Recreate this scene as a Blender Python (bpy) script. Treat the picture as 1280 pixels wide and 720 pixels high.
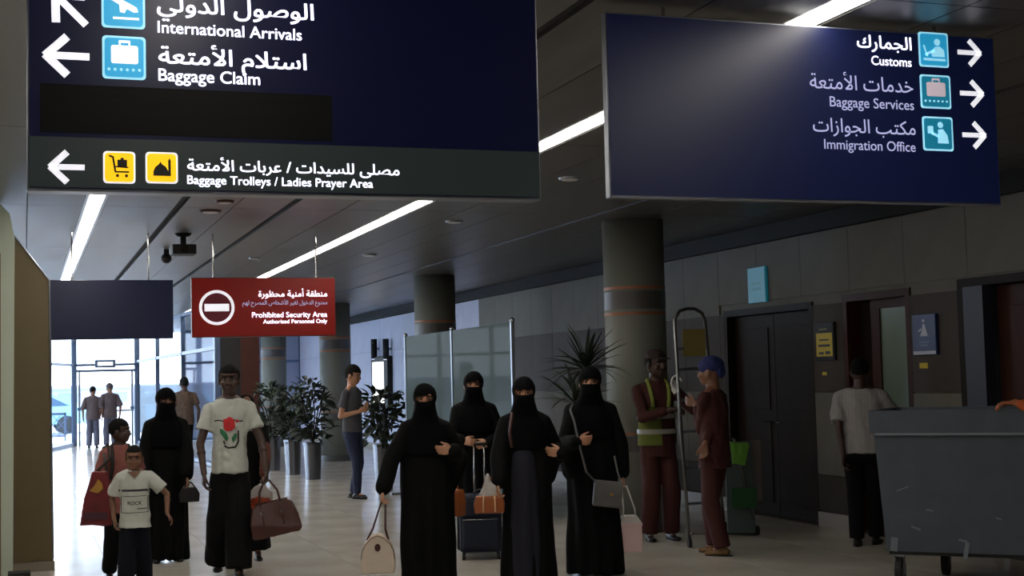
import bpy, bmesh, math, random
from math import sin, cos, pi, radians, atan2, sqrt
from mathutils import Vector as V, Matrix, noise, geometry
from mathutils.bvhtree import BVHTree
random.seed(7)
SC = bpy.context.scene
COL = SC.collection
for o in list(bpy.data.objects): bpy.data.objects.remove(o)

# ------------------------------------------------------------------ camera
EYE = V((0, 0, 1.57)); FPX = 1750.0
YAW, PITCH, ROLL = radians(19.26739), radians(3.64236), radians(-1.42082)
FWD = V((sin(YAW)*cos(PITCH), cos(YAW)*cos(PITCH), sin(PITCH)))
RG0 = V((cos(YAW), -sin(YAW), 0)); UP0 = RG0.cross(FWD)
RGT = RG0*cos(ROLL) + UP0*sin(ROLL); UPV = -RG0*sin(ROLL) + UP0*cos(ROLL)
cam = bpy.data.cameras.new('camera'); cam.sensor_width = 36; cam.lens = FPX*36/1280; cam.clip_end = 400
camo = bpy.data.objects.new('camera', cam); COL.objects.link(camo); SC.camera = camo
M = Matrix((RGT, UPV, -FWD)).transposed().to_4x4(); M.translation = EYE
camo.matrix_world = M
# measured points: where a sight line meets the plane Y=..., X=... or Z=... of the hall
def ray(x, y): return FWD + RGT*((x-640)/FPX) + UPV*((360-y)/FPX)
def PY(x, y, Y): d = ray(x, y); return EYE + d*(Y/d.y)
def PXx(x, y, X): d = ray(x, y); return EYE + d*(X/d.x)
def PZ(x, y, z=0): d = ray(x, y); return EYE + d*((z-EYE.z)/d.z)

# ------------------------------------------------------------------ world, light, exposure
SC.view_settings.view_transform = 'Standard'; SC.view_settings.look = 'None'
SC.view_settings.gamma = 1; SC.view_settings.use_curve_mapping = False
SC.view_settings.exposure = 0.0
W = bpy.data.worlds.new('sky'); SC.world = W; W.use_nodes = True
wn = W.node_tree; bg = wn.nodes['Background']
tc = wn.nodes.new('ShaderNodeTexCoord'); sx = wn.nodes.new('ShaderNodeSeparateXYZ'); rp = wn.nodes.new('ShaderNodeValToRGB')
wn.links.new(tc.outputs['Generated'], sx.inputs[0]); wn.links.new(sx.outputs[2], rp.inputs[0]); wn.links.new(rp.outputs[0], bg.inputs[0])
rp.color_ramp.elements[0].position = 0.0; rp.color_ramp.elements[0].color = (.80, .89, 1, 1)
rp.color_ramp.elements[1].position = 0.5; rp.color_ramp.elements[1].color = (.58, .72, 1, 1)
SKY = 8.0
bg.inputs[1].default_value = SKY
STRIP = 18.0

# ------------------------------------------------------------------ materials
def lin(c):
    c = c/255.0
    return c/12.92 if c <= .04045 else ((c+.055)/1.055)**2.4
def rgb(r, g, b): return (lin(r), lin(g), lin(b), 1)
MATS = {}
def mat(name, col, rough=.6, metal=0, var=0, scale=8, bump=0, spec=.5, emit=0, stretch=(1, 1, 1), rvar=0, alt=None, sheen=0):
    if name in MATS: return MATS[name]
    m = bpy.data.materials.new(name); m.use_nodes = True; nt = m.node_tree; b = nt.nodes['Principled BSDF']
    b.inputs['Base Color'].default_value = col; b.inputs['Roughness'].default_value = rough
    b.inputs['Metallic'].default_value = metal; b.inputs['Specular IOR Level'].default_value = spec
    if sheen: b.inputs['Sheen Weight'].default_value = sheen
    if emit:
        b.inputs['Emission Color'].default_value = col; b.inputs['Emission Strength'].default_value = emit
    if var or bump or rvar or alt:
        t = nt.nodes.new('ShaderNodeTexCoord'); mp = nt.nodes.new('ShaderNodeMapping'); mp.inputs['Scale'].default_value = stretch
        nz = nt.nodes.new('ShaderNodeTexNoise'); nz.inputs['Scale'].default_value = scale; nz.inputs['Detail'].default_value = 5
        nt.links.new(t.outputs['Object'], mp.inputs[0]); nt.links.new(mp.outputs[0], nz.inputs['Vector'])
        if var or alt:
            r = nt.nodes.new('ShaderNodeValToRGB'); r.color_ramp.elements[0].position = .3; r.color_ramp.elements[1].position = .7
            a = alt or tuple(c*(1+var) for c in col[:3])+(1,)
            r.color_ramp.elements[0].color = tuple(c*(1-var) for c in col[:3])+(1,); r.color_ramp.elements[1].color = a
            nt.links.new(nz.outputs[0], r.inputs[0]); nt.links.new(r.outputs[0], b.inputs['Base Color'])
        if rvar:
            mr = nt.nodes.new('ShaderNodeMapRange'); mr.inputs[3].default_value = max(.02, rough-rvar); mr.inputs[4].default_value = rough+rvar
            nt.links.new(nz.outputs[0], mr.inputs[0]); nt.links.new(mr.outputs[0], b.inputs['Roughness'])
        if bump:
            bp = nt.nodes.new('ShaderNodeBump'); bp.inputs['Strength'].default_value = bump; bp.inputs['Distance'].default_value = .02
            nt.links.new(nz.outputs[0], bp.inputs['Height']); nt.links.new(bp.outputs[0], b.inputs['Normal'])
    MATS[name] = m; return m
def glass_mat(name, tint, gloss=.12, alpha=None, rough=.02):
    if name in MATS: return MATS[name]
    m = bpy.data.materials.new(name); m.use_nodes = True; nt = m.node_tree; nt.nodes.clear()
    out = nt.nodes.new('ShaderNodeOutputMaterial'); tr = nt.nodes.new('ShaderNodeBsdfTransparent'); tr.inputs[0].default_value = tint
    gl = nt.nodes.new('ShaderNodeBsdfGlossy'); gl.inputs['Roughness'].default_value = rough
    mx = nt.nodes.new('ShaderNodeMixShader'); mx.inputs[0].default_value = gloss
    nt.links.new(tr.outputs[0], mx.inputs[1]); nt.links.new(gl.outputs[0], mx.inputs[2])
    last = mx
    if alpha is not None:
        df = nt.nodes.new('ShaderNodeBsdfPrincipled'); df.inputs['Base Color'].default_value = alpha[0]; df.inputs['Roughness'].default_value = .6; df.inputs['Specular IOR Level'].default_value = .1
        m2 = nt.nodes.new('ShaderNodeMixShader'); m2.inputs[0].default_value = alpha[1]
        nt.links.new(mx.outputs[0], m2.inputs[1]); nt.links.new(df.outputs[0], m2.inputs[2]); last = m2
    nt.links.new(last.outputs[0], out.inputs[0]); MATS[name] = m; return m

M_tile = mat('polished stone tile', rgb(197, 190, 180), .17, var=.10, scale=1.6, rvar=.05, spec=.5)
M_grout = mat('grout', rgb(150, 142, 132), .8)
M_ceil = mat('brushed ceiling metal', rgb(122, 120, 118), .40, metal=.75, var=.22, scale=2.2, stretch=(3, .25, 1), rvar=.10, bump=.12)
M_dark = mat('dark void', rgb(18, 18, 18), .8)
M_stoneL = mat('pale wall stone', rgb(112, 110, 103), .7, spec=.2, var=.06, scale=3)
M_stoneD = mat('grey brown wall stone', rgb(74, 68, 64), .65, spec=.2, var=.08, scale=3)
M_stoneB = mat('low dark wall stone', rgb(66, 61, 54), .65, spec=.2, var=.08, scale=3)
M_stoneF = mat('wall panel with painted daylight', rgb(184, 186, 206), .6, var=.04, scale=2)  # far white panels; their lavender daylight is put into the colour
M_base = mat('base stone', rgb(140, 130, 116), .4)
M_colm = mat('column render', rgb(116, 118, 110), .6, var=.04, scale=4)
M_orange = mat('orange band', rgb(150, 92, 60), .5)
M_band = mat('dark grey band', rgb(78, 76, 74), .45)
M_wood = mat('dark red wood', rgb(58, 26, 14), .55, spec=.25, var=.3, scale=6, stretch=(4, 4, .4))
M_wood2 = mat('dark brown wood', rgb(30, 20, 14), .6, spec=.2, var=.25, scale=6, stretch=(4, 4, .4))
M_brown = mat('ochre brown laminate', rgb(108, 94, 66), .5, var=.05, scale=3)
M_green = mat('pale green laminate', rgb(184, 194, 178), .45, var=.03, scale=3)
M_alu = mat('aluminium', rgb(150, 155, 165), .35, metal=.8)
M_mull = mat('slate blue frame', rgb(88, 104, 130), .4, metal=.3)
M_chrome = mat('chrome', rgb(190, 190, 190), .15, metal=1)
M_steel = mat('dull steel', rgb(118, 118, 116), .3, metal=1)
M_white = mat('white paint', rgb(225, 225, 222), .4)
M_letter = mat('backlit white lettering', rgb(232, 232, 240), .5, emit=.85)
M_letterD = mat('dim white lettering', rgb(190, 190, 210), .5, emit=.42)
M_print = mat('white print', rgb(225, 220, 220), .5, emit=.35)
M_navy = mat('navy sign face', rgb(14, 17, 44), .3, emit=.28, var=0, spec=.35)
M_navyR = mat('navy sign face right', rgb(15, 22, 56), .36, emit=.30, spec=.4)
M_navyF = mat('plain navy sign face', rgb(14, 22, 60), .35, emit=.05)
M_greyS = mat('charcoal sign strip', rgb(44, 52, 52), .35, emit=.25)
M_patch = mat('black masking film', rgb(12, 12, 14), .6, spec=.15, var=.3, scale=9, stretch=(.3, 1, 9))
M_cyan = mat('cyan pictogram', rgb(38, 150, 196), .4, emit=.75)
M_teal = mat('teal pictogram', rgb(24, 120, 150), .4, emit=.55)
M_pale = mat('pale pictogram figure', rgb(150, 215, 240), .4, emit=.8)
M_yel = mat('yellow pictogram', rgb(245, 200, 20), .4, emit=.8)
M_blackp = mat('black print', rgb(20, 18, 14), .5)
M_redS = mat('red sign face', rgb(128, 20, 14), .32, emit=.18, spec=.35)
M_strip = mat('light strip', (1, .94, .84, 1), .5, emit=STRIP)
M_frost = glass_mat('frosted green glass', (.20, .235, .235, 1), .04, (rgb(74, 88, 84), .74))
M_glass = glass_mat('clear glass', (.93, .97, 1, 1), .05)
M_out = mat('outdoor concrete', rgb(214, 214, 210), .8, var=.05, scale=.6)
M_outg = mat('outdoor grey hoarding', rgb(118, 124, 126), .7)
M_black = mat('black abaya cloth', rgb(9, 9, 11), .85, bump=.25, scale=30, spec=.15)
M_black2 = mat('black veil cloth', rgb(6, 6, 8), .9, spec=.1)
M_navyc = mat('navy cloth', rgb(12, 12, 32), .8, bump=.2, scale=30)
M_skL = mat('light brown skin', rgb(182, 132, 104), .5)
M_skM = mat('brown skin', rgb(120, 82, 62), .5)
M_skD = mat('dark brown skin', rgb(66, 44, 36), .48)
M_hair = mat('black hair', rgb(10, 9, 9), .8, bump=.6, scale=60, spec=.2)
M_eye = mat('eye white', rgb(150, 142, 136), .4)
M_iris = mat('dark iris', rgb(22, 14, 10), .2)
M_lip = mat('lip', rgb(110, 62, 54), .5)
M_tee = mat('white cotton', rgb(188, 191, 184), .85, bump=.15, scale=25)
M_tee2 = mat('white striped cotton', rgb(156, 152, 152), .85, var=.16, scale=3, stretch=(28, .4, .3))
M_greyT = mat('dark grey cotton', rgb(70, 70, 76), .85)
M_jean = mat('blue denim', rgb(30, 38, 66), .85, var=.15, scale=20)
M_trou = mat('black trouser cloth', rgb(11, 11, 14), .9, spec=.2)
M_trouB = mat('navy trouser cloth', rgb(12, 15, 26), .9, spec=.2)
M_maroon = mat('maroon overall', rgb(62, 22, 20), .85, bump=.2, scale=20)
M_hiviz = mat('yellow green vest', rgb(130, 140, 60), .7)
M_reflect = mat('silver reflective tape', rgb(150, 150, 140), .4)
M_shoe = mat('black shoe', rgb(20, 18, 18), .4)
M_shoeB = mat('tan work shoe', rgb(120, 88, 48), .6)
M_salm = mat('salmon cotton', rgb(136, 80, 74), .85, bump=.15, scale=25)
M_tan = mat('taupe cotton', rgb(84, 70, 72), .85)
M_tanp = mat('patterned tan cloth', rgb(88, 70, 58), .85, var=.35, scale=22)
M_greyp = mat('grey trousers', rgb(84, 84, 100), .85)
M_leaf = mat('dark green leaf', rgb(24, 38, 22), .5, var=.3, scale=3)
M_leaf2 = mat('mid green leaf', rgb(34, 50, 30), .5, var=.3, scale=3)
M_beige = mat('beige leather', rgb(208, 192, 176), .5, bump=.1, scale=40)
M_brownL = mat('maroon brown leather', rgb(68, 34, 28), .4, bump=.15, scale=40)
M_orangeL = mat('orange tan leather', rgb(150, 80, 38), .45, bump=.1, scale=40)
M_pink = mat('pale pink card', rgb(222, 190, 190), .6)
M_greyL = mat('grey quilted leather', rgb(92, 92, 92), .4, bump=.3, scale=30)
M_suit = mat('navy suitcase fabric', rgb(15, 24, 44), .7, bump=.2, scale=60)
M_bin = mat('blue grey bin plastic', rgb(76, 84, 96), .5, var=.10, scale=5, bump=.15)
M_scuff = mat('pale scuff', rgb(120, 130, 138), .7)
M_rub = mat('black rubber', rgb(18, 18, 18), .6)
M_redb = mat('red bag cloth', rgb(104, 24, 30), .6, var=.3, scale=9)
M_orb = mat('orange bag plastic', rgb(168, 70, 40), .5, var=.3, scale=14)
M_gold = mat('yellow flash', rgb(170, 125, 50), .5)

# ------------------------------------------------------------------ object helpers
def link(name, me, m=None, parent=None, loc=None):
    o = bpy.data.objects.new(name, me); COL.objects.link(o)
    if m is not None:
        if isinstance(m, (list, tuple)):
            if not me.materials: [me.materials.append(x) for x in m]
        elif not me.materials: me.materials.append(m)
    if parent: o.parent = parent
    if loc is not None: o.location = loc
    return o
def tag(o, label=None, cat=None, group=None, kind=None):
    if label: o['label'] = label
    if cat: o['category'] = cat
    if group: o['group'] = group
    if kind: o['kind'] = kind
    return o
def empty(name, loc, rz=0, label=None, cat=None, group=None, kind=None):
    o = bpy.data.objects.new(name, None); o.empty_display_size = .1; COL.objects.link(o)
    o.location = loc; o.rotation_euler = (0, 0, rz); return tag(o, label, cat, group, kind)
def mesh_of(bm, smooth=False):
    bmesh.ops.recalc_face_normals(bm, faces=bm.faces)
    me = bpy.data.meshes.new('m'); bm.to_mesh(me); bm.free()
    if smooth: me.polygons.foreach_set('use_smooth', [True]*len(me.polygons))
    return me
def obj(name, bm, m, parent=None, loc=None, smooth=False): return link(name, mesh_of(bm, smooth), m, parent, loc)
def add_box(bm, lo, hi, mx=None, bev=0):
    r = bmesh.ops.create_cube(bm, size=1)
    for v in r['verts']:
        v.co = V(((lo[i]+hi[i])/2 + v.co[i]*(hi[i]-lo[i]) for i in range(3)))
    if bev:
        es = {e for v in r['verts'] for e in v.link_edges}
        g = bmesh.ops.bevel(bm, geom=list(es), offset=bev, segments=2, affect='EDGES', profile=.5)
        vs = [v for v in bm.verts if v.is_valid and v in set(g['verts'])]
    if mx is not None:
        vs = [v for v in (r['verts'] if not bev else g['verts']) if v.is_valid]
        for v in vs: v.co = mx @ v.co
    return bm
def box(name, lo, hi, m, parent=None, bev=0, mx=None, loc=None):
    bm = bmesh.new(); add_box(bm, lo, hi, mx, bev); return obj(name, bm, m, parent, loc)
BOXC = {}
def cbox(name, lo, hi, m, parent=None, bev=0):          # boxes of one size share their mesh
    lo = V(lo); hi = V(hi); s = hi-lo; key = (round(s.x, 3), round(s.y, 3), round(s.z, 3), m.name, bev)
    if key not in BOXC:
        bm = bmesh.new(); add_box(bm, -s/2, s/2, None, bev); me = mesh_of(bm); me.materials.append(m); BOXC[key] = me
    return link(name, BOXC[key], None, parent, (lo+hi)/2)
def add_cone(bm, a, b, ra, rb, n=12, caps=True):
    a = V(a); b = V(b); d = b-a
    if d.length < 1e-6: return
    q = d.to_track_quat('Z', 'Y').to_matrix()
    A = []; B = []
    for i in range(n):
        t = 2*pi*i/n; c = q @ V((cos(t), sin(t), 0)); A.append(bm.verts.new(a+c*ra)); B.append(bm.verts.new(b+c*rb))
    for i in range(n): bm.faces.new((A[i], A[(i+1) % n], B[(i+1) % n], B[i]))
    if caps: bm.faces.new(A[::-1]); bm.faces.new(B)
def add_tube(bm, pts, r, n=8):
    pts = [V(p) for p in pts]; rs = r if isinstance(r, (list, tuple)) else [r]*len(pts)
    prev = None; nrm = None; rings = []
    for i, p in enumerate(pts):
        d = (pts[min(i+1, len(pts)-1)]-pts[max(i-1, 0)]).normalized()
        if nrm is None: nrm = d.orthogonal().normalized()
        nrm = (nrm-d*nrm.dot(d)).normalized(); bn = d.cross(nrm)
        rings.append([bm.verts.new(p+(nrm*cos(2*pi*k/n)+bn*sin(2*pi*k/n))*rs[i]) for k in range(n)])
    for a, b in zip(rings, rings[1:]):
        for k in range(n): bm.faces.new((a[k], a[(k+1) % n], b[(k+1) % n], b[k]))
    bm.faces.new(rings[0][::-1]); bm.faces.new(rings[-1])
SPH = {}
def add_ell(bm, c, r, mx=None, nu=16, nv=10):
    if (nu, nv) not in SPH:
        P = [V((0, 0, -1))]+[V((cos(2*pi*i/nu)*sin(pi*j/nv), sin(2*pi*i/nu)*sin(pi*j/nv), -cos(pi*j/nv))) for j in range(1, nv) for i in range(nu)]+[V((0, 0, 1))]
        F = [(0, 1+(i+1) % nu, 1+i) for i in range(nu)]; n = len(P)-1
        F += [(1+j*nu+i, 1+j*nu+(i+1) % nu, 1+(j+1)*nu+(i+1) % nu, 1+(j+1)*nu+i) for j in range(nv-2) for i in range(nu)]
        F += [(n, n-nu+i, n-nu+(i+1) % nu) for i in range(nu)]; SPH[(nu, nv)] = (P, F)
    P, F = SPH[(nu, nv)]; c = V(c); vs = []
    for q in P:
        p = V((q.x*r[0], q.y*r[1], q.z*r[2])); vs.append(bm.verts.new(c+(mx @ p if mx is not None else p)))
    for f in F: bm.faces.new([vs[i] for i in f])
def add_limb(bm, pts, rs, n=14):
    for p, r in zip(pts, rs): add_ell(bm, p, (r, r, r), None, n, 8)
    for i in range(len(pts)-1): add_cone(bm, pts[i], pts[i+1], rs[i], rs[i+1], n)
def add_loft(bm, rings, n=24, fold=None):            # rings: (cx, cy, z, rx, ry)
    R = []
    for (cx, cy, z, rx, ry) in rings:
        R.append([bm.verts.new((cx+cos(2*pi*k/n)*rx, cy+sin(2*pi*k/n)*ry, z)) for k in range(n)])
    for a, b in zip(R, R[1:]):
        for k in range(n): bm.faces.new((a[k], a[(k+1) % n], b[(k+1) % n], b[k]))
    bm.faces.new(R[0][::-1]); bm.faces.new(R[-1])
def add_prism(bm, pts, t, mx=None):                  # pts in (x,z), thickness along y from 0 to t
    a = [bm.verts.new((p[0], 0, p[1])) for p in pts]; b = [bm.verts.new((p[0], t, p[1])) for p in pts]
    bm.faces.new(a); bm.faces.new(b[::-1]); n = len(pts)
    for i in range(n): bm.faces.new((a[i], b[i], b[(i+1) % n], a[(i+1) % n]))
    if mx is not None:
        for v in a+b: v.co = mx @ v.co
def remesh(bm, vox, smooth=2, disp=None, fac=.5):
    bmesh.ops.recalc_face_normals(bm, faces=bm.faces)
    me = bpy.data.meshes.new('r'); bm.to_mesh(me); bm.free()
    o = bpy.data.objects.new('r', me); COL.objects.link(o)
    md = o.modifiers.new('r', 'REMESH'); md.mode = 'VOXEL'; md.voxel_size = vox; md.use_smooth_shade = True
    if smooth:
        s = o.modifiers.new('s', 'SMOOTH'); s.factor = fac; s.iterations = smooth
    dg = bpy.context.evaluated_depsgraph_get(); out = bpy.data.meshes.new_from_object(o.evaluated_get(dg), depsgraph=dg)
    bpy.data.objects.remove(o); bpy.data.meshes.remove(me)
    if disp:
        out.update(); ns = [v.normal.copy() for v in out.vertices]
        for v, nn in zip(out.vertices, ns): v.co = v.co+nn*disp(v.co, nn)
    out.polygons.foreach_set('use_smooth', [True]*len(out.polygons)); out.update()
    return out

# ------------------------------------------------------------------ lettering
AR = {'ا':(0xFE8D,0xFE8E,0,0),'أ':(0xFE83,0xFE84,0,0),'ب':(0xFE8F,0xFE90,0xFE91,0xFE92),'ة':(0xFE93,0xFE94,0,0),'ت':(0xFE95,0xFE96,0xFE97,0xFE98),'ج':(0xFE9D,0xFE9E,0xFE9F,0xFEA0),'ح':(0xFEA1,0xFEA2,0xFEA3,0xFEA4),'خ':(0xFEA5,0xFEA6,0xFEA7,0xFEA8),'د':(0xFEA9,0xFEAA,0,0),'ر':(0xFEAD,0xFEAE,0,0),'ز':(0xFEAF,0xFEB0,0,0),'س':(0xFEB1,0xFEB2,0xFEB3,0xFEB4),'ش':(0xFEB5,0xFEB6,0xFEB7,0xFEB8),'ص':(0xFEB9,0xFEBA,0xFEBB,0xFEBC),'ط':(0xFEC1,0xFEC2,0xFEC3,0xFEC4),'ظ':(0xFEC5,0xFEC6,0xFEC7,0xFEC8),'ع':(0xFEC9,0xFECA,0xFECB,0xFECC),'غ':(0xFECD,0xFECE,0xFECF,0xFED0),'ف':(0xFED1,0xFED2,0xFED3,0xFED4),'ق':(0xFED5,0xFED6,0xFED7,0xFED8),'ك':(0xFED9,0xFEDA,0xFEDB,0xFEDC),'ل':(0xFEDD,0xFEDE,0xFEDF,0xFEE0),'م':(0xFEE1,0xFEE2,0xFEE3,0xFEE4),'ن':(0xFEE5,0xFEE6,0xFEE7,0xFEE8),'ه':(0xFEE9,0xFEEA,0xFEEB,0xFEEC),'و':(0xFEED,0xFEEE,0,0),'ى':(0xFEEF,0xFEF0,0,0),'ي':(0xFEF1,0xFEF2,0xFEF3,0xFEF4),'ح':(0xFEA1,0xFEA2,0xFEA3,0xFEA4),'ض':(0xFEBD,0xFEBE,0xFEBF,0xFEC0),'1':(0xFEFB,0xFEFC,0,0),'2':(0xFEF7,0xFEF8,0,0)}
def shape_ar(s):
    s = s.replace('لا', '1').replace('لأ', '2'); o = ''
    for i, ch in enumerate(s):
        if ch not in AR: o += ch; continue
        pj = i > 0 and s[i-1] in AR and AR[s[i-1]][2]
        nj = AR[ch][2] and i+1 < len(s) and s[i+1] in AR
        o += chr(AR[ch][(3 if nj else 1) if pj else (2 if nj else 0)])
    return o[::-1]
def area2(p): return sum(p[i][0]*p[(i+1) % len(p)][1]-p[(i+1) % len(p)][0]*p[i][1] for i in range(len(p)))/2
def inside(pt, poly):
    c = False; n = len(poly)
    for i in range(n):
        a = poly[i]; b = poly[(i+1) % n]
        if (a[1] > pt[1]) != (b[1] > pt[1]) and pt[0] < (b[0]-a[0])*(pt[1]-a[1])/(b[1]-a[1])+a[0]: c = not c
    return c
def text_geo(s, arabic=False, bold=0.0):
    cu = bpy.data.curves.new('t', 'FONT'); cu.body = shape_ar(s) if arabic else s; cu.size = 1
    o = bpy.data.objects.new('t', cu); COL.objects.link(o)
    dg = bpy.context.evaluated_depsgraph_get(); ev = o.evaluated_get(dg); cc = ev.to_curve(dg)
    polys = []
    for sp in cc.splines:
        bp = sp.bezier_points; n = len(bp); P = []
        if n:
            for i in range(n):
                a = bp[i]; b = bp[(i+1) % n]
                straight = (a.handle_right-a.co).length < 1e-6 and (b.handle_left-b.co).length < 1e-6
                P += [tuple(q[:2]) for q in geometry.interpolate_bezier(a.co, a.handle_right, b.handle_left, b.co, 2 if straight else 5)[:-1]]
        else: P = [tuple(p.co[:2]) for p in sp.points]
        Q = []
        for p in P:
            if not Q or (abs(p[0]-Q[-1][0])+abs(p[1]-Q[-1][1])) > 1e-5: Q.append(p)
        if len(Q) > 2 and abs(Q[0][0]-Q[-1][0])+abs(Q[0][1]-Q[-1][1]) < 1e-5: Q.pop()
        if len(Q) > 2: polys.append(Q)
    ev.to_curve_clear(); bpy.data.objects.remove(o)
    groups = []; holes = []
    for i, p in enumerate(polys):
        cs = [c for j, c in enumerate(polys) if j != i and abs(area2(c)) > abs(area2(p)) and inside(p[0], c) and area2(c)*area2(p) < 0]
        if cs: holes.append((p, min(cs, key=lambda c: abs(area2(c)))))
        else: groups.append([p])
    for h, c in holes:
        for g in groups:
            if g[0] is c: g.append(h)
    vs = []; fs = []
    for gi, g in enumerate(groups):
        fl = [p for q in g for p in q]; base = len(vs)
        for t in geometry.tessellate_polygon([[V((p[0], p[1], 0)) for p in q] for q in g]): fs.append(tuple(base+i for i in t))
        vs += fl
    if bold:
        n = len(vs); v0 = list(vs); f0 = list(fs)
        for k, (dx, dy) in enumerate(((bold, 0), (0, bold*.8), (bold, bold*.8))):
            vs += [(v[0]+dx, v[1]+dy) for v in v0]; fs += [tuple(i+n*(k+1) for i in f) for f in f0]
    return vs, fs
def place_text(name, s, x0, x1, z, Y, m, parent, arabic=False, bold=0.0, zs=1.0, off=None, mid=False):
    vs, fs = text_geo(s, arabic, bold)
    a = min(v[0] for v in vs); b = max(v[0] for v in vs); k = (x1-x0)/(b-a)
    b += 0; me = bpy.data.meshes.new('t'); me.from_pydata([(x0+(v[0]-a)*k, Y, z+v[1]*k*zs) for v in vs], [], fs); me.update()
    return link(name, me, m, parent)
def flat_poly(name, polys, Y, m, parent, t=.004):
    bm = bmesh.new()
    for p in polys: add_prism(bm, p, t)
    for v in bm.verts: v.co.y += Y-t
    return obj(name, bm, m, parent)
def rrect(x0, z0, x1, z1, r, n=4):
    P = []
    for cx, cz, a0 in ((x1-r, z1-r, 0), (x0+r, z1-r, 90), (x0+r, z0+r, 180), (x1-r, z0+r, 270)):
        P += [(cx+r*cos(radians(a0+90*i/n)), cz+r*sin(radians(a0+90*i/n))) for i in range(n+1)]
    return P
def circ(x, z, r, n=16, rz=None): return [(x+r*cos(2*pi*i/n), z+(rz or r)*sin(2*pi*i/n)) for i in range(n)]
def seg(a, b, w):
    a = V(a); b = V(b); d = (b-a).normalized(); n = V((-d.y, d.x))*w/2
    return [tuple(a+n), tuple(b+n), tuple(b-n), tuple(a-n)][::-1]

# ------------------------------------------------------------------ floor and ceiling
X0, X1, YE, ZC = -4.2, 7.55, 42.5, 3.13
fl = empty('floor', (0, 0, 0), kind='structure')
box('floor_slab', (X0-.3, -3, -.25), (X1+.3, YE, -.012), M_grout, fl)
tile = None
nx = 12; TX = (X1-X0)/nx
cnt = 0
restbm = bmesh.new()
for j in range(45):
    for i in range(nx):
        y = -2.5+j*1.0
        lo = (X0+i*TX+.0015, y+.0015, -.012); hi = (X0+(i+1)*TX-.0015, y+.9985, 0)
        if 7.5 < y < 32 and cnt < 296: cbox('floor_tile', lo, hi, M_tile, fl); cnt += 1
        else: add_box(restbm, lo, hi)
tag(obj('floor_tiles_beyond', restbm, M_tile, fl), kind='stuff')

ce = empty('ceiling', (0, 0, ZC), kind='structure')
ce_off = V((0, 0, -ZC))
def cpart(o): o.location = o.location+ce_off; return o
cpart(box('ceiling_slab', (X0-.3, -3, ZC+.04), (X1+.3, YE, ZC+.3), M_dark, ce))
LX = [(-2.19), .57, 3.33]; GX = [-.45, 1.28, 2.22, 5.27]
cuts = [X0]
edges = []
for x in LX: edges.append((x-.09, x+.09))
for x in GX: edges.append((x-.03, x+.03))
edges.sort(); spans = []; cur = X0
for a, b in edges: spans.append((cur, a)); cur = b
spans.append((cur, X1))
rest = bmesh.new(); cnt = 0
for a, b in spans:
    n = max(1, round((b-a)/.5)); w = (b-a)/n
    for i in range(n):
        for j in range(12):
            y0 = -2.5+j*3.75; lo = (a+i*w+.004, y0+.004, ZC); hi = (a+(i+1)*w-.004, y0+3.746, ZC+.03)
            if y0+3.75 > 4.5 and cnt < 290: cpart(cbox('ceiling_panel', lo, hi, M_ceil, ce)); cnt += 1
            else: add_box(rest, lo, hi)
r_ = obj('ceiling_panels_beyond', rest, M_ceil, ce); tag(r_, kind='stuff'); cpart(r_)
strip_lab = {-2.19: 'unseen linear ceiling light added at the far left, beyond the blue sign', .57: 'long white linear ceiling light running down the left, over the plain blue sign', 3.33: 'long white linear ceiling light running between the two big signs and over the red sign'}  # leftmost strip is out of view, added for its light
for x in LX:
    t = empty('strip_light', (x, 20, ZC), 0, strip_lab[x], 'ceiling light')
    box('housing', (-.088, -17.5, .004), (.088, 20.5, .035), M_alu, t)
    box('diffuser', (-.058, -17.5, -.003), (.058, 20.5, .004), M_strip, t)
for x in GX:
    cpart(box('track_groove', (x-.028, -2.5, ZC+.022), (x+.028, YE-.1, ZC+.038), M_dark, ce))
# small things on the ceiling
def disc_light(px, py, lab, m=M_alu, r=.09, cat='ceiling light', name='downlight'):
    p = PZ(px, py, ZC); t = empty(name, (p.x, p.y, ZC), 0, lab, cat)
    bm = bmesh.new(); add_cone(bm, (0, 0, -.001), (0, 0, -.018), r, r*.9, 24); obj('rim', bm, m, t)
    bm = bmesh.new(); add_cone(bm, (0, 0, -.016), (0, 0, -.022), r*.7, r*.68, 24); obj('lens', bm, M_white, t)
disc_light(568, 276, 'small round ceiling downlight between the long light and the first column')
disc_light(712, 222, 'small round ceiling downlight just left of the right-hand blue sign')
disc_light(462, 318, 'small round ceiling downlight above the second column')
disc_light(263, 263, 'brown round ceiling detector nearest under the left blue sign', M_brownL, .10, 'detector', 'smoke_detector')
disc_light(281, 251, 'brown round ceiling detector right of its twin, under the left sign', M_brownL, .08, 'detector', 'smoke_detector')
disc_light(318, 352-30, 'small pale round ceiling fitting left of the red sign rod', M_alu, .07, 'detector', 'smoke_detector')
p = PZ(229, 292, ZC); t = empty('ceiling_camera', (p.x, p.y, ZC), 0, 'dark box camera on a bracket hanging from the ceiling left of red sign', 'camera')
bm = bmesh.new(); add_cone(bm, (0, 0, 0), (0, 0, -.03), .09, .06, 16); add_cone(bm, (0, 0, -.03), (0, 0, -.12), .03, .03, 10); obj('bracket', bm, M_dark, t)
box('housing', (-.12, -.12, -.22), (.12, .16, -.12), M_rub, t, .008)
bm = bmesh.new(); add_cone(bm, (0, -.12, -.17), (0, -.15, -.17), .035, .03, 14); obj('lens', bm, M_iris, t)
p = PZ(208, 312, ZC); t = empty('dome_camera', (p.x, p.y, ZC), 0, 'small dark round dome camera under the ceiling beside the box camera', 'camera')
bm = bmesh.new(); add_cone(bm, (0, 0, 0), (0, 0, -.05), .03, .03, 10); obj('stem', bm, M_dark, t)
bm = bmesh.new(); add_ell(bm, (0, 0, -.10), (.06, .06, .06)); obj('dome', bm, M_rub, t, smooth=True)

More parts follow.
